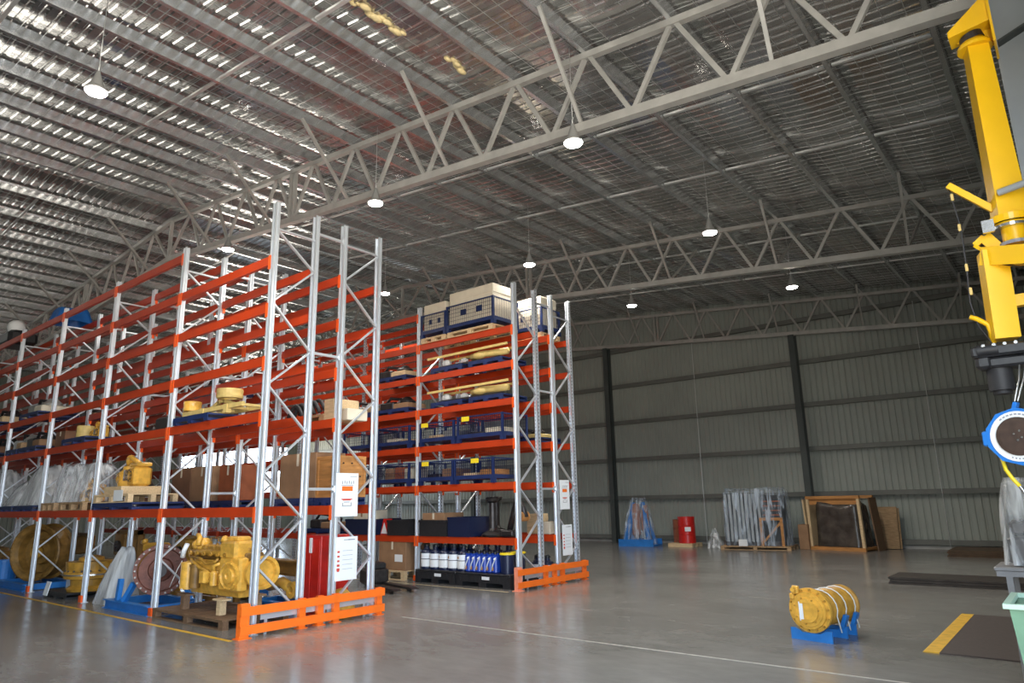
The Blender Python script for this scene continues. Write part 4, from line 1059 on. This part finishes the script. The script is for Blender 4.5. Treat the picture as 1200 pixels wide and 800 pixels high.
def warn_stand(x,y,z,label):
    t=thing('folding_sign',label,'sign',(x,y,z))
    for s in (-1,1):
        MB().bar((0,s*.10,.0),(0,s*.01,.36),.28,.012,up=(0,1,0)).build('panel','red_paint',t)
    MB().prism([(-.11,.03),(.11,.03),(0,.28)],'y',-.112,-.106).build('white_triangle','white',t)
    return t
warn_stand(-12.82,YM-.2,zc1,'small red and white folding warning stand on the lowest beam')
bin_box(-11.12,YM,zc1,.84,.8,.34,'black storage bin just inside the far end bay','black_plastic')
carton(-11.2,YM,zc1+.031,.70,.6,.45,'brown carton in the black bin of the far end bay','cardboard')
bin_box(-10.35,YM,zc1,.62,.8,.40,'navy storage bin in the middle of the far end bay')
def bollard_stand(x,y,z,label,h=.85):
    t=thing('machine_stand',label,'machine part',(x,y,z))
    MB().lathe((0,0,0),(0,0,1),[(0,0),(0,.22),(.04,.24),(.08,.20),(.12,.10),(.16,.075),(h-.12,.075),(h-.08,.13),(h-.03,.15),(h,.12),(h,0)],24).build('column','dark_metal',t)
    return t
bollard_stand(-9.74,YM,zc1,'dark spool-shaped machine part standing on the lowest beam, far end bay',.80)
bollard_stand(-10.75,12.5,zc1,'dark upright spool beside the brown carton, far end bay',.82)
def arm_machine(x,y,z,label):
    t=thing('hydraulic_part',label,'machine part',(x,y,z))
    MB().tube([(-.25,0,.10),(-.1,0,.5),(.0,0,.72),(.18,0,.66),(.30,0,.40)],.08,10).build('bent_arm','dark_metal',t)
    MB().chamfer_box(-.2,0,.07,.4,.4,.14,.03).build('foot','dark_metal',t)
    MB().lathe((.22,-.15,.42),(0,1,0),[(0,.10),(.3,.10),(.3,.03),(0,.03),(0,.10)],16).build('pin_boss','wood_orange',t)
    return t
am=arm_machine(-9.17,YM+.1,zc1,'dark bent hydraulic part beside the spool on the lowest beam'); am.scale=(.8,.8,.95)
carton(-9.55,12.5,zc1,.30,.4,.42,'pale wooden box on the lowest beam of the outermost row','wood_light',tape=False)
carton(-9.2,12.5,zc1,.25,.4,.25,'pale blue-grey carton at the end of the outermost row','carton_pale',tape=False)
# ---------- cages
zc2=1.97+TOP; zc3=2.83+TOP; zc4=3.665+TOP; zc5=4.45+TOP; zc6=5.2+TOP
spec=[(-9.9,zc2,1.12,.52,.05,'blue wire cage of timber offcuts on the second beam, closer to the far end frame'),(-11.02,zc2,1.06,.52,-.30,'blue wire cage of small parts on the second beam, beside the inner upright'),
 (-12.45,zc2,1.15,.52,None,'blue wire cage of brown cartons on the second beam, just past the inner upright'),(-13.75,zc2,1.15,.52,None,'blue wire cage on the second beam, two cages past the inner upright'),
 (-9.72,zc3,1.30,.56,-.30,'blue wire cage on the third beam, closer to the far end frame'),(-11.0,zc3,1.08,.52,-.34,'blue wire cage with a yellow plate on the third beam beside the inner upright'),
 (-12.45,zc3,1.15,.52,None,'blue wire cage on the third beam just past the inner upright'),(-13.75,zc3,1.15,.52,None,'blue wire cage on the third beam, two cages past the inner upright')]
for (x,z,w_,h,lab,l) in spec: cage(x,YM,z,w_,.84,h,l,lab=lab)
def fill(x,z,items):
    for i,(dx,w_,h,m,l,nm) in enumerate(items):
        carton(x+dx,YM,z+.121,w_,.5,h,l,m,name=nm,tape=False)
fill(-9.9,zc2,[(-.24,.42,.10,'wood_light','pale timber offcut in the cage closest to the far end frame','timber_block'),(.24,.40,.16,'wood_orange','orange-brown block in the cage of timber offcuts','timber_block')])
fill(-11.02,zc2,[(-.24,.40,.12,'dark_metal','dark steel block in the cage of small parts','steel_block'),(.24,.40,.22,'cardboard','brown carton in the cage of small parts','cardboard_box')])
fill(-12.45,zc2,[(-.30,.30,.30,'cardboard','brown carton in the cage past the inner upright, at its far side','cardboard_box'),(.05,.30,.32,'carton_red','reddish carton in the cage past the inner upright, middle one','cardboard_box'),(.38,.28,.28,'carton_pale','pale carton in the cage past the inner upright, at its near side','cardboard_box')])
fill(-9.72,zc3,[(-.30,.4,.10,'dark_metal','dark block in the third-beam cage beside the end frame','steel_block'),(.25,.45,.16,'carton_pale','pale carton in the third-beam cage beside the end frame','cardboard_box')])
fill(-11.0,zc3,[(-.2,.42,.12,'wood_light','pale timber block in the cage with the yellow plate','timber_block'),(.25,.36,.2,'galv_dull','grey steel block in the cage with the yellow plate','steel_block')])
fill(-12.45,zc3,[(-.2,.42,.14,'carton_pale','pale carton in the third-beam cage past the inner upright','cardboard_box'),(.25,.36,.1,'wood_light','timber block in the third-beam cage past the inner upright','timber_block')])
# wrapped long loads on levels four and five
def long_load(x,z,label,seed):
    t=thing('wrapped_bars',label,'machine part',(x,YM,z))
    MB().bar((-1.22,-.34,.25),(1.18,-.34,.27),.035,.05).bar((-1.15,.10,.25),(1.10,.10,.27),.035,.05).build('yellow_bars','light_yellow',t)
    MB().tube([(.05,-.20,.14),(.3,-.22,.17),(.7,-.16,.16),(1.0,-.10,.17)],.075,12).ball((.30,-.24,.14),.10,12,sq=(2,1,.8)).build('wrapped_bundle','wood_orange' if seed else 'light_yellow',t)
    MB().ball((-.72,-.22,.10),.10,10,sq=(1.4,1,1)).ball((-.2,-.2,.09),.08,10,sq=(1.5,1,1)).build('small_bundles','film_thick',t)
    MB().b2(-.9,.95,-.3,.3,0,.045).build('base_plate','dark_metal',t)
    return t
for z,l,s in ((zc4,'long yellow bars with a wrapped bundle, fourth beam of the far end bay',0),(zc5,'long yellow bars with a wrapped bundle, fifth beam of the far end bay',0)):
    steel_pallet(-10.72,YM,z,.98,.8,'blue steel pallet at the inner end of the long yellow bars'+(', fourth beam' if z==zc4 else ', fifth beam'))
    steel_pallet(-9.55,YM,z,.98,.8,'blue steel pallet at the frame end of the long yellow bars'+(', fourth beam' if z==zc4 else ', fifth beam'))
    long_load(-10.15,z+.12,l,s)
# top: pale cartons in cages on timber pallets
def topload(x,w_,h,ch,label,l2,y=YM,d=.86,zz=None):
    zz=zc6 if zz is None else zz
    pallet('timber_pallet',x,y,zz,w_*.96,d,'wood_light','timber pallet under '+l2,h=.12,boards=5)
    cage(x,y,zz+.12,w_,d,h,label)
    t=thing('pale_carton','pale carton '+l2,'carton',(x,y,zz+.245))
    MB().chamfer_box(0,0,ch/2,w_-.12,d-.12,ch,.01).build('body','carton_pale',t)
    MB().chamfer_box(0,0,ch-.10,w_-.11,d-.11,.20,.01).build('lid','carton_pale',t)
    MB().b2(-w_*.22,-w_*.10,-d/2+.052,-d/2+.058,ch*.28,ch*.45).b2(w_*.12,w_*.24,-d/2+.052,-d/2+.058,ch*.28,ch*.45).build('blue_marks','pallet_blue',t)
topload(-9.98,1.42,.62,.80,'blue wire cage on top of the far rack, holding the larger pale carton','in the larger cage on top of the far rack')
topload(-11.12,.82,.56,.68,'small blue wire cage on top of the far rack beside the inner upright','in the small cage beside the inner upright on top')
topload(-9.45,.9,.60,.74,'blue wire cage on top of the outermost rack row','in the cage on top of the outermost row',y=12.5,d=.72)
rowstuff([
 (-12.6,YM,zc4,1.3,.8,.35,'dark stored parts, fourth beam past the inner upright','dark_metal','cardboard',None),
 (-13.84,YM,zc4,1.05,.8,.35,'grey stored parts, fourth beam deeper in the far rack','galv_dull','wood',None),
 (-12.7,YM,zc5,1.3,.8,.35,'dark stored parts, fifth beam past the inner upright','dark_metal','wood_light',None),
 (-15.3,YM,zc1,1.3,.8,.40,'dark stored parts, lowest beam deeper in the far rack','dark_metal','cardboard',None),
 (-9.6,12.5,zc3,1.0,.7,.25,'blue-based stored parts, third beam of the outermost row','dark_metal','light_yellow',None),
])

# ---------- along the end wall
def blue_stand(x,y,label):
    t=thing('wrapped_stand',label,'machine part',(x,y,0),.1)
    MB().b2(-.66,.66,-.42,.42,0,.06).b2(-.66,.66,-.42,-.38,.06,.24).b2(-.66,.66,.38,.42,.06,.24).build('base_frame','blue_steel',t)
    for s in (-1,1):
        MB().bar((s*.45,-.3,.062),(s*.16,0,1.5),.12,.16).bar((s*.45,.3,.062),(s*.18,.02,1.3),.10,.12).build('leg','blue_steel',t)
    MB().lathe((-.12,0,.30),(.02,0,1),[(0,.08),(.1,.16),(.9,.17),(1.15,.13),(1.2,0)],18).lathe((.22,0,.45),(.02,0,1),[(0,.08),(.1,.14),(.7,.14),(.95,.10),(.98,0)],18).build('cylinder','pink_part',t)
    return t
blue_stand(-12.70,22.65,'blue steel stand with upright cylinders wrapped in film by the end wall')
sag_film('plastic_wrap',-12.70,22.65,.062,1.16,.78,1.55,'clear film wrapped over the blue stand by the end wall','film_blue',31,top=.45)
b=MB(); b.b2(-.45,.45,-.4,.4,0,.02).b2(-.45,.45,-.4,-.3,-.1,0).b2(-.45,.45,.3,.4,-.1,0).b2(-.45,.45,-.05,.05,-.1,0)
o=b.build('drum_pallet','wood_light'); o.location=(-11.12,22.95,.10); tag(o,'small pale timber pallet under the red drum by the end wall','pallet')
def drum(x,y,z,label,m='red_paint'):
    t=thing('steel_drum',label,'drum',(x,y,z))
    MB().lathe((0,0,0),(0,0,1),[(0,0),(0,.28),(.015,.29),(.28,.285),(.295,.298),(.31,.285),(.57,.285),(.585,.298),(.60,.285),(.86,.285),(.865,.295),(.88,.29),(.88,.27),(.865,.27),(.865,0)],32).build('body',m,t)
    MB().cyl((.12,.1,.866),(.12,.1,.882),.03,n=12).build('bung','bright_metal',t)
    if m=='red_paint': MB().box(.16,-.25,.47,.20,.004,.14,rz=.56).build('paper_label','white',t)
    return t
drum(-11.0,22.9,.12,'red steel drum with a small white label by the end wall')
drum(-11.62,23.75,.0,'dark brown drum half hidden behind the red one','carton_red')
def wrapped_crate():
    x,y=-8.45,22.75
    pallet('timber_pallet',x,y,0,2.15,1.2,'wood','long timber pallet under the large wrapped machine by the end wall',h=.12,boards=9,rz=.12)
    t=thing('wrapped_machine','dark slatted machine with a timber brace inside clear film by the end wall','machine',(x,y,.12),.12)
    MB().b2(-.95,.85,-.40,.45,0,.12).build('base','dark_metal',t)
    b=MB()
    for i in range(9): b.b2(-.9+i*.13,-.82+i*.13,-.38,.40,.12,1.60)
    b.build('dark_slats','portal_grey',t)
    MB().b2(.25,.85,-.30,.45,.12,1.55).build('dark_cabinet','black_plastic',t)
    b=MB()
    for i in range(5): b.b2(.27,.83,-.315,-.30,.78+i*.14,.82+i*.14)
    b.build('red_strips','carton_red',t)
    MB().b2(.18,.26,-.48,-.40,.0,.78).b2(.80,.88,-.48,-.40,.0,.78).b2(.18,.88,-.48,-.40,.78,.86).bar((.24,-.44,.10),(.82,-.44,.72),.06,.06).build('timber_brace','wood_orange',t)
    MB().b2(-.15,.12,-.70,-.695,.05,.25).build('paper_label','white',t) if False else None
    sag_film('plastic_wrap',x,y,.125,2.02,1.06,1.72,'clear creased film wrapped around the large machine by the end wall','film_blue',33,top=.93,rz=.12)
    sag_film('plastic_wrap',x-1.42,y-.1,.0,.50,.7,.62,'crumpled clear film slumped on the floor at the corner of the large wrapped machine','film',35,top=.1,rz=.12)
    b=MB().b2(-.14,.14,0,.01,0,.2); o=b.build('paper_label','white'); o.location=(x-.25,y-.72,.125); tag(o,'white paper label at the foot of the large wrapped machine','label')
    carton(x+1.34,y+.45,.0,.30,.5,.75,'brown box standing beside the large wrapped machine','cardboard',tape=False)
wrapped_crate()
def open_crate():
    t=thing('open_crate','open leaning timber frame crate with a black wrapped load by the end wall','crate',(-6.0,23.45,0),-.22)
    w=1.7;h=1.52
    MB().b2(-w/2,w/2,-.60,.5,.04,.10).b2(-w/2,w/2,-.62,-.54,0,.04).b2(-w/2,w/2,.42,.5,0,.04).build('base','wood_orange',t)
    for s in (-1,1):
        MB().bar((s*(w/2-.05),-.56,.10),(s*(w/2-.05)-.09,-.42,h),.08,.08).build('front_post','wood_light',t)
        MB().bar((s*(w/2-.05),.42,.10),(s*(w/2-.05)-.09,.42,h),.08,.08).build('rear_post','wood_light',t)
    MB().b2(-w/2-.09,w/2-.09,-.47,-.38,h,h+.09).b2(-w/2-.09,w/2-.09,.38,.47,h,h+.09).b2(-w/2-.06,w/2-.12,-.40,-.38,h-.17,h).build('top_rail','wood_orange',t)
    MB().bar((-w/2-.10,-.1,.10),(-w/2-.20,-.05,h-.02),.05,.8).build('side_panel','wood_light',t)
    MB().bar((w/2+.14,.1,.0),(w/2+.02,.1,h+.02),.04,.45).build('side_board','wood_dark',t)
    sag=sag_film('wrapped_load',-6.03,23.38,.105,1.50,.78,1.28,'black glossy wrapped load inside the open timber crate','black_wrap',41,top=.88,rz=-.22,cat='wrapped load')
open_crate()
b=MB(); b.box(0,0,.62,.55,.03,1.24,rx=-.10); b.box(.06,.08,.60,.5,.03,1.20,rx=-.10); o=b.build('timber_boards','wood'); o.location=(-4.92,24.12,.01); o.rotation_euler=(0,0,-.15); tag(o,'brown boards leaning by the open timber crate','boards')
# low stacks on the floor
def plates(x,y,w_,d,n,m,label,rz=0):
    b=MB()
    for i in range(n): b.box(0,0,.02+i*.042,w_-(i%2)*.05,d,.036,rz=.01*(i%2))
    o=b.build('board_stack',m); o.location=(x,y,.0); o.rotation_euler=(0,0,rz); tag(o,label,'boards')
plates(-2.0,15.55,2.4,1.0,3,'plate_dark','low stack of dark boards on the floor beyond the black mat')
plates(-1.75,22.6,2.8,1.6,4,'plate_brown','low brown stack of boards on the floor by the end wall')
# mat with yellow edge
t=thing('floor_mat','dark brown floor mat with a yellow edge strip','mat',(0,0,0))
MB().b2(-1.50,.25,8.92,11.85,.0,.012).build('mat','mat_brown',t)
MB()._add([(-1.66,8.92,.001),(-1.50,8.92,.001),(-1.50,11.85,.001),(-1.66,11.85,.001),(-1.64,8.92,.011),(-1.50,8.92,.014),(-1.50,11.85,.014),(-1.64,11.85,.011)],[(3,2,1,0),(4,5,6,7),(0,1,5,4),(1,2,6,5),(2,3,7,6),(3,0,4,7)]).build('edge_strip','line_yellow',t,label='yellow edge strip')

# ---------- yellow winch drum on a blue cradle
def winch():
    c=thing('winch_cradle','blue steel cradle under the yellow winch drum on the open floor','stand',(-2.79,8.87,0),-.20)
    c.scale=(.90,.95,.88)
    for y_,wd in ((0.02,.56),(.46,.50),(.74,.46)):
        MB().prism([(-wd/2,.0),(wd/2,.0),(wd/2,.145),(wd/2-.06,.15),(.12,.10),(-.12,.10),(-wd/2+.06,.15),(-wd/2,.145)],'y',y_-.012,y_+.012).build('end_plate','blue_steel',c)
    MB().b2(-.05,.05,.033,.447,.01,.05).b2(-.05,.05,.473,.727,.01,.05).build('spine','blue_steel',c)
    for y_ in (.46,.74):
        for s in (-1,1): MB().bar((s*.20,y_,.145),(s*.26,y_,.30),.05,.07,up=(0,1,0)).build('side_post','blue_steel',c)
    t=thing('winch_drum','yellow winch drum with a thick bolted front flange, strapped to a blue cradle','winch',(-2.79,8.87,0),-.20)
    t.scale=(.90,.95,.88); z=.385; r=.235
    MB().lathe((0,.0,z),(0,1,0),[(-.035,.0),(-.035,.10),(-.045,.105),(-.045,.15),(-.02,.155),(-.02,.20),(-.005,.205),(-.005,.235),(.03,.24),(.03,.285),(.075,.285),(.075,.245),(.10,.235)],40).build('front_flange','cat_yellow',t)
    b=MB()
    for i in range(14): a=2*PI*i/14+.1; MB().cyl((.262*math.cos(a),.03,z+.262*math.sin(a)),(.262*math.cos(a),.005,z+.262*math.sin(a)),.014,n=8).build('flange_bolt','old_yellow',t)
    for i in range(7): a=2*PI*i/7+.1; MB().cyl((.165*math.cos(a),-.045,z+.165*math.sin(a)),(.165*math.cos(a),-.06,z+.165*math.sin(a)),.012,n=8).build('flange_bolt','old_yellow',t)
    MB().b2(-.085,-.045,-.052,-.046,z-.11,z+.09).b2(-.10,-.086,-.050,-.046,z-.13,z+.11).build('painted_slot_light','sign_white',t)  # white strips paint the brightness seen through a slot in the flange
    MB().chamfer_box(-.15,-.0,z+.24,.09,.08,.08,.015).cyl((-.15,-.04,z+.26),(-.15,-.08,z+.26),.03,n=12).cyl((-.19,0,z+.285),(-.11,0,z+.285),.024,n=10).chamfer_box(-.20,-.01,z+.17,.06,.06,.08,.012).build('valve_block','cat_yellow',t)
    prof=[(.10,r)]
    for i in range(26): prof+= [(.11+i*.027,r-.008),(.123+i*.027,r)]
    prof+=[(.82,r-.01),(.83,r+.02),(.86,r+.02),(.86,.0)]
    MB().lathe((0,0,z),(0,1,0),prof,40).build('drum','old_yellow',t)
    for y_ in (.25,.48,.72):
        b=MB(); pts=[]
        for i in range(13):
            a=-.35+(PI+.7)*i/12; pts.append(((r+.012)*math.cos(a),y_+.03*math.cos(a),z+(r+.012)*math.sin(a)))
        pts=[(.27,y_+.03,.10)]+pts+[(-.27,y_-.03,.10)]
        b.tube(pts,.008,6); b.build('strap','strap_white',t)
winch()

# ---------- crane at the side column
def crane():
    t=thing('jib_crane','yellow wall-mounted jib crane on the grey building column','crane',(0,7.1,0))
    # top bracket: gusset plates reaching out from the column
    MB().prism([(-.02,6.12),(-.35,5.86),(-.35,5.80),(-.02,5.84)],'y',-.12,.10).b2(-.025,-.005,-.16,.20,5.60,6.16).prism([(-.30,5.80),(-.02,5.94),(-.02,5.66)],'y',.03,.05).build('top_bracket','crane_yellow',t)
    MB().lathe((-.17,0,5.74),(-.25,0,1),[(0,.095),(.07,.095)],24).build('pivot_collar','dark_metal',t)
    MB().lathe((-.17,0,5.66),(0,0,1),[(0,.0),(0,.14),(.03,.14),(.07,.11),(.07,0)],24).build('top_flange','crane_yellow',t)
    # mast: square tube turned so two faces show
    def mastbox(z0,z1,w0,w1,x0,x1,nm,m='crane_yellow'):
        vs=[]; rz=.32
        for z,w_,x in ((z0,w0,x0),(z1,w1,x1)):
            for a,c in ((-1,-1),(1,-1),(1,1),(-1,1)):
                px,py=a*w_/2,c*w_/2; vs.append((x+px*math.cos(rz)-py*math.sin(rz),px*math.sin(rz)+py*math.cos(rz),z))
        b=MB(); b._add(vs,[(3,2,1,0),(4,5,6,7),(0,1,5,4),(1,2,6,5),(2,3,7,6),(3,0,4,7)]); return b.build(nm,m,t)
    mastbox(3.99,5.66,.225,.165,-.155,-.165,'upper_mast')
    MB().lathe((-.16,0,3.93),(0,0,1),[(0,.16),(.06,.165),(.06,.0)],28).lathe((-.16,0,3.90),(0,0,1),[(0,.13),(.03,.13)],24).build('slew_ring','crane_yellow',t)
    MB().lathe((-.16,0,3.885),(0,0,1),[(0,.0),(0,.145),(.025,.145),(.025,0)],28).build('bearing_ring','bright_metal',t)
    MB().cyl((-.15,0,3.74),(-.15,0,3.885),.09,n=20).build('pivot_post','crane_yellow',t)
    MB().lathe((-.15,0,3.73),(0,0,1),[(0,.12),(.03,.12),(.03,.09)],20).build('blue_washer','sign_grey',t)
    # jib arm leaving towards the aisle, out of the picture
    b=MB(); b.bar((-.36,.02,3.68),(.55,-.62,3.36),.20,.16); b.build('jib_arm','crane_yellow',t)
    MB().bar((-.44,-.02,3.80),(-.26,-.06,3.58),.03,.03).bar((-.44,-.02,3.80),(-.36,-.02,3.86),.03,.05).bar((-.36,-.02,3.86),(-.24,-.02,3.66),.04,.10).build('end_stop','crane_yellow',t)
    MB().b2(-.36,-.27,-.14,-.10,3.86,3.97).build('limit_switch','bright_metal',t)
    mastbox(2.93,3.72,.185,.185,-.35,-.33,'lower_mast','crane_yellow')
    MB().b2(-.245,-.02,-.03,.05,3.2,3.30).b2(-.03,-.02,-.10,.35,3.1,3.45).build('lower_bracket','crane_yellow',t)
    MB().bar((-.26,.02,4.10),(-.56,.0,4.42),.055,.05,up=(0,1,0)).build('upper_hook_arm','crane_yellow',t)
    MB().tube([(-.57,0,3.17),(-.53,0,3.15),(-.45,0,3.08),(-.435,0,3.00),(-.435,0,2.90)],.022,8).build('lower_hook_arm','crane_yellow',t)
    MB().cyl((-.20,-.16,4.18),(.35,-.30,4.22),.03,n=12).build('grey_pipe','portal_grey',t)
    b=MB(); b.chamfer_box(-.40,0,2.83,.40,.30,.10,.02).chamfer_box(-.52,-.04,2.74,.12,.18,.12,.03).chamfer_box(-.34,0,2.73,.30,.26,.09,.02).cyl((-.55,-.13,2.84),(-.40,-.13,2.84),.05,n=14)
    b.build('trolley_motor','black_plastic',t)
    MB().cyl((-.43,0,2.50),(-.43,0,2.685),.095,n=20).cyl((-.43,0,2.47),(-.43,0,2.50),.07,n=18).build('chain_bag','rubber',t)
    b=MB()
    for i in range(4): MB().cyl((-.50+i*.075,-.155,2.87),(-.50+i*.075,-.175,2.87),.014,n=8).build('bolt','bright_metal',t)
    MB().tube([(-.28,-.1,2.70),(-.30,-.2,2.55),(-.345,-.37,2.365)],.006,6).tube([(-.24,-.1,2.70),(-.27,-.2,2.55),(-.325,-.37,2.365)],.006,6).build('lift_wire','wire',t)
    MB().tube([(-.56,0,4.40),(-.55,0,4.30),(-.52,0,4.0),(-.53,0,3.6),(-.55,0,3.3),(-.52,0,3.08),(-.46,-.02,2.95),(-.44,-.04,2.88)],.008,6).build('power_cable','dark',t)
    MB().tube([(-.26,-.15,3.55),(-.1,-.2,3.46),(.1,-.25,3.46),(.3,-.3,3.55)],.008,6).build('jib_cable','dark',t)
    for z_ in (4.30,4.0,3.62,3.40): MB().chamfer_box(-.545 if z_>4.1 else -.53,0,z_,.024,.024,.07,.006).build('cable_clip','light_yellow',t)
crane()
def reel():
    t=thing('hose_reel','blue round retractable hose reel hanging from the lift wires','hose reel',(-.335,6.72,2.085),-.30)
    b=MB(); r=.225; b.prism([(r*math.cos(2*PI*i/10+.3)*1.04,r*math.sin(2*PI*i/10+.3)) for i in range(10)],'y',-.07,.07)
    b.chamfer_box(-.235,0,.0,.05,.14,.12,.01); b.build('case','reel_blue',t)
    MB().lathe((0,-.071,0),(0,-1,0),[(0,.195),(.006,.195),(.006,.0)],36).build('white_ring','white',t)
    MB().lathe((0,-.078,0),(0,-1,0),[(0,.15),(.012,.148),(.016,.12),(.016,0)],32).build('dark_hub','reel_dark',t)
    b=MB()
    for i in range(9):
        a=PI*.28+i*.165; b.box(.172*math.cos(a),-.078,.172*math.sin(a),.012,.002,.02,ry=-a)
    for i in range(7):
        a=-PI*.62+i*.14; b.box(.172*math.cos(a),-.078,.172*math.sin(a),.010,.002,.012,ry=-a)
    b.build('faded_lettering','sign_grey',t)
    b=MB()
    for (x,z) in ((-.02,.02),(.02,.04),(0,-.03),(.03,-.01)): MB().cyl((x,-.094,z),(x,-.10,z),.008,n=8).build('hub_screw','bright_metal',t)
    MB().bar((-.02,0,.215),(-.0,.0,.27),.05,.03).build('hanger','reel_blue',t)
    MB().tube([(-.17,0,-.15),(-.155,-.0,-.25),(-.12,0,-.32),(-.08,0,-.38)],.015,8).build('yellow_hose','hose_yellow',t)
    MB().cyl((-.08,0,-.38),(-.05,0,-.44),.013,n=8).build('nozzle','bright_metal',t)
reel()
# bench with wrapped item and green bin at the side wall
def bench():
    t=thing('steel_bench','grey steel bench at the side wall behind the green bin','bench',(-.30,8.05,0)); t.scale=(1,1,.90)
    MB().chamfer_box(0,0,1.10,.95,.60,.04,.01).b2(-.46,.46,-.29,.29,1.03,1.08).build('top','grey_bench',t)
    for a in (-1,1):
        for c in (-1,1): MB().b2(a*.37-.025,a*.37+.025,c*.26-.025,c*.26+.025,0,1.03).build('leg','grey_bench',t)
    MB().b2(-.34,.34,-.23,.23,.25,.27).build('lower_shelf','grey_bench',t)
    b=MB().chamfer_box(0,0,.13,.62,.40,.26,.03).chamfer_box(-.1,0,.33,.36,.34,.14,.03).cyl((.1,0,.4),(.1,0,.6),.06,n=12); o=b.build('boxed_machine','dark_metal'); o.location=(-.34,8.05,1.012); tag(o,'dark machine wrapped in film on the grey bench','machine')
    sag_film('plastic_wrap',-.30,8.05,1.016,.80,.54,.74,'clear film hanging over the dark machine on the grey bench','film',51,top=.8)
bench()
def wheelie_bin():
    t=thing('wheelie_bin','pale green wheelie bin standing in front of the grey steel bench','bin',(-.235,5.92,0),.0)
    vs=[]
    for z,w_,d in ((.06,.44,.46),(.94,.56,.60)):
        for a,c in ((-1,-1),(1,-1),(1,1),(-1,1)): vs.append((a*w_/2,c*d/2,z))
    b=MB(); b._add(vs,[(3,2,1,0),(0,1,5,4),(1,2,6,5),(2,3,7,6),(3,0,4,7)]); b.b2(-.27,.27,-.29,.29,.90,.93)
    b.build('body','green_bin',t)
    MB().b2(-.31,.31,-.33,-.29,.94,.97).b2(-.31,.31,.29,.33,.94,.97).b2(-.31,-.27,-.29,.29,.94,.97).b2(.27,.31,-.29,.29,.94,.97).build('rim','green_rim',t)
    MB().chamfer_box(0,.40,.66,.58,.03,.58,.01).build('lid','green_bin',t,label='lid folded down behind the bin')
    for s in (-1,1): MB().cyl((s*.20-.02,.26,.10),(s*.20+.02,.26,.10),.10,n=18).build('wheel','rubber',t)
    MB().cyl((-.2,.35,.95),(.2,.35,.95),.018,n=10).build('handle','green_rim',t)
wheelie_bin()

# ------------------------------------------------------------------ camera
F=Vector((-.61512271,.75559379,.22517124)); R=Vector((.77239423,.63482186,-.02020786)); U=Vector((.15821256,-.16149065,.97410962))
cd=bpy.data.cameras.new('camera'); co=bpy.data.objects.new('camera',cd); C.objects.link(co)
mw=Matrix((R,U,-F)).transposed().to_4x4(); mw.translation=Vector((0,0,1.68)); co.matrix_world=mw
cd.lens=804.316/1200*36; cd.sensor_width=36; cd.sensor_fit='HORIZONTAL'; cd.clip_start=.05; cd.clip_end=300
bpy.context.scene.camera=co
# ------------------------------------------------------------------ daylight
w=bpy.data.worlds.new('sky'); bpy.context.scene.world=w; w.use_nodes=True; nt=w.node_tree
bg=nt.nodes['Background']
# overcast-white sky above the horizon, sunlit pale yard below it
tc=nt.nodes.new('ShaderNodeTexCoord'); sx=nt.nodes.new('ShaderNodeSeparateXYZ'); nt.links.new(tc.outputs['Generated'],sx.inputs[0])
rp=nt.nodes.new('ShaderNodeValToRGB'); rp.color_ramp.elements[0].position=.49; rp.color_ramp.elements[1].position=.51
rp.color_ramp.elements[0].color=(1,.93,.82,1); rp.color_ramp.elements[1].color=(.62,.74,.88,1)
mm=nt.nodes.new('ShaderNodeMath'); mm.operation='MULTIPLY_ADD'; mm.inputs[1].default_value=.5; mm.inputs[2].default_value=.5
nt.links.new(sx.outputs['Z'],mm.inputs[0]); nt.links.new(mm.outputs[0],rp.inputs['Fac']); nt.links.new(rp.outputs['Color'],bg.inputs['Color'])
bg.inputs['Strength'].default_value=13
def portal_light(name,loc,rot,sx,sy):
    L=bpy.data.lights.new(name,'AREA'); L.shape='RECTANGLE'; L.size=sx; L.size_y=sy; L.cycles.is_portal=True
    o=bpy.data.objects.new(name,L); C.objects.link(o); o.location=loc; o.rotation_euler=rot
portal_light('doorway_portal',(XW+.1,-1.65,2.8),(0,PI/2,0),5.6,13.3)
portal_light('doorway_portal',(XL-.1,20.4,3.65),(0,-PI/2,0),2.7,6.4)
s=bpy.context.scene
s.view_settings.view_transform='Standard'; s.view_settings.look='None'; s.view_settings.gamma=1; s.view_settings.use_curve_mapping=False
s.view_settings.exposure=EXPO
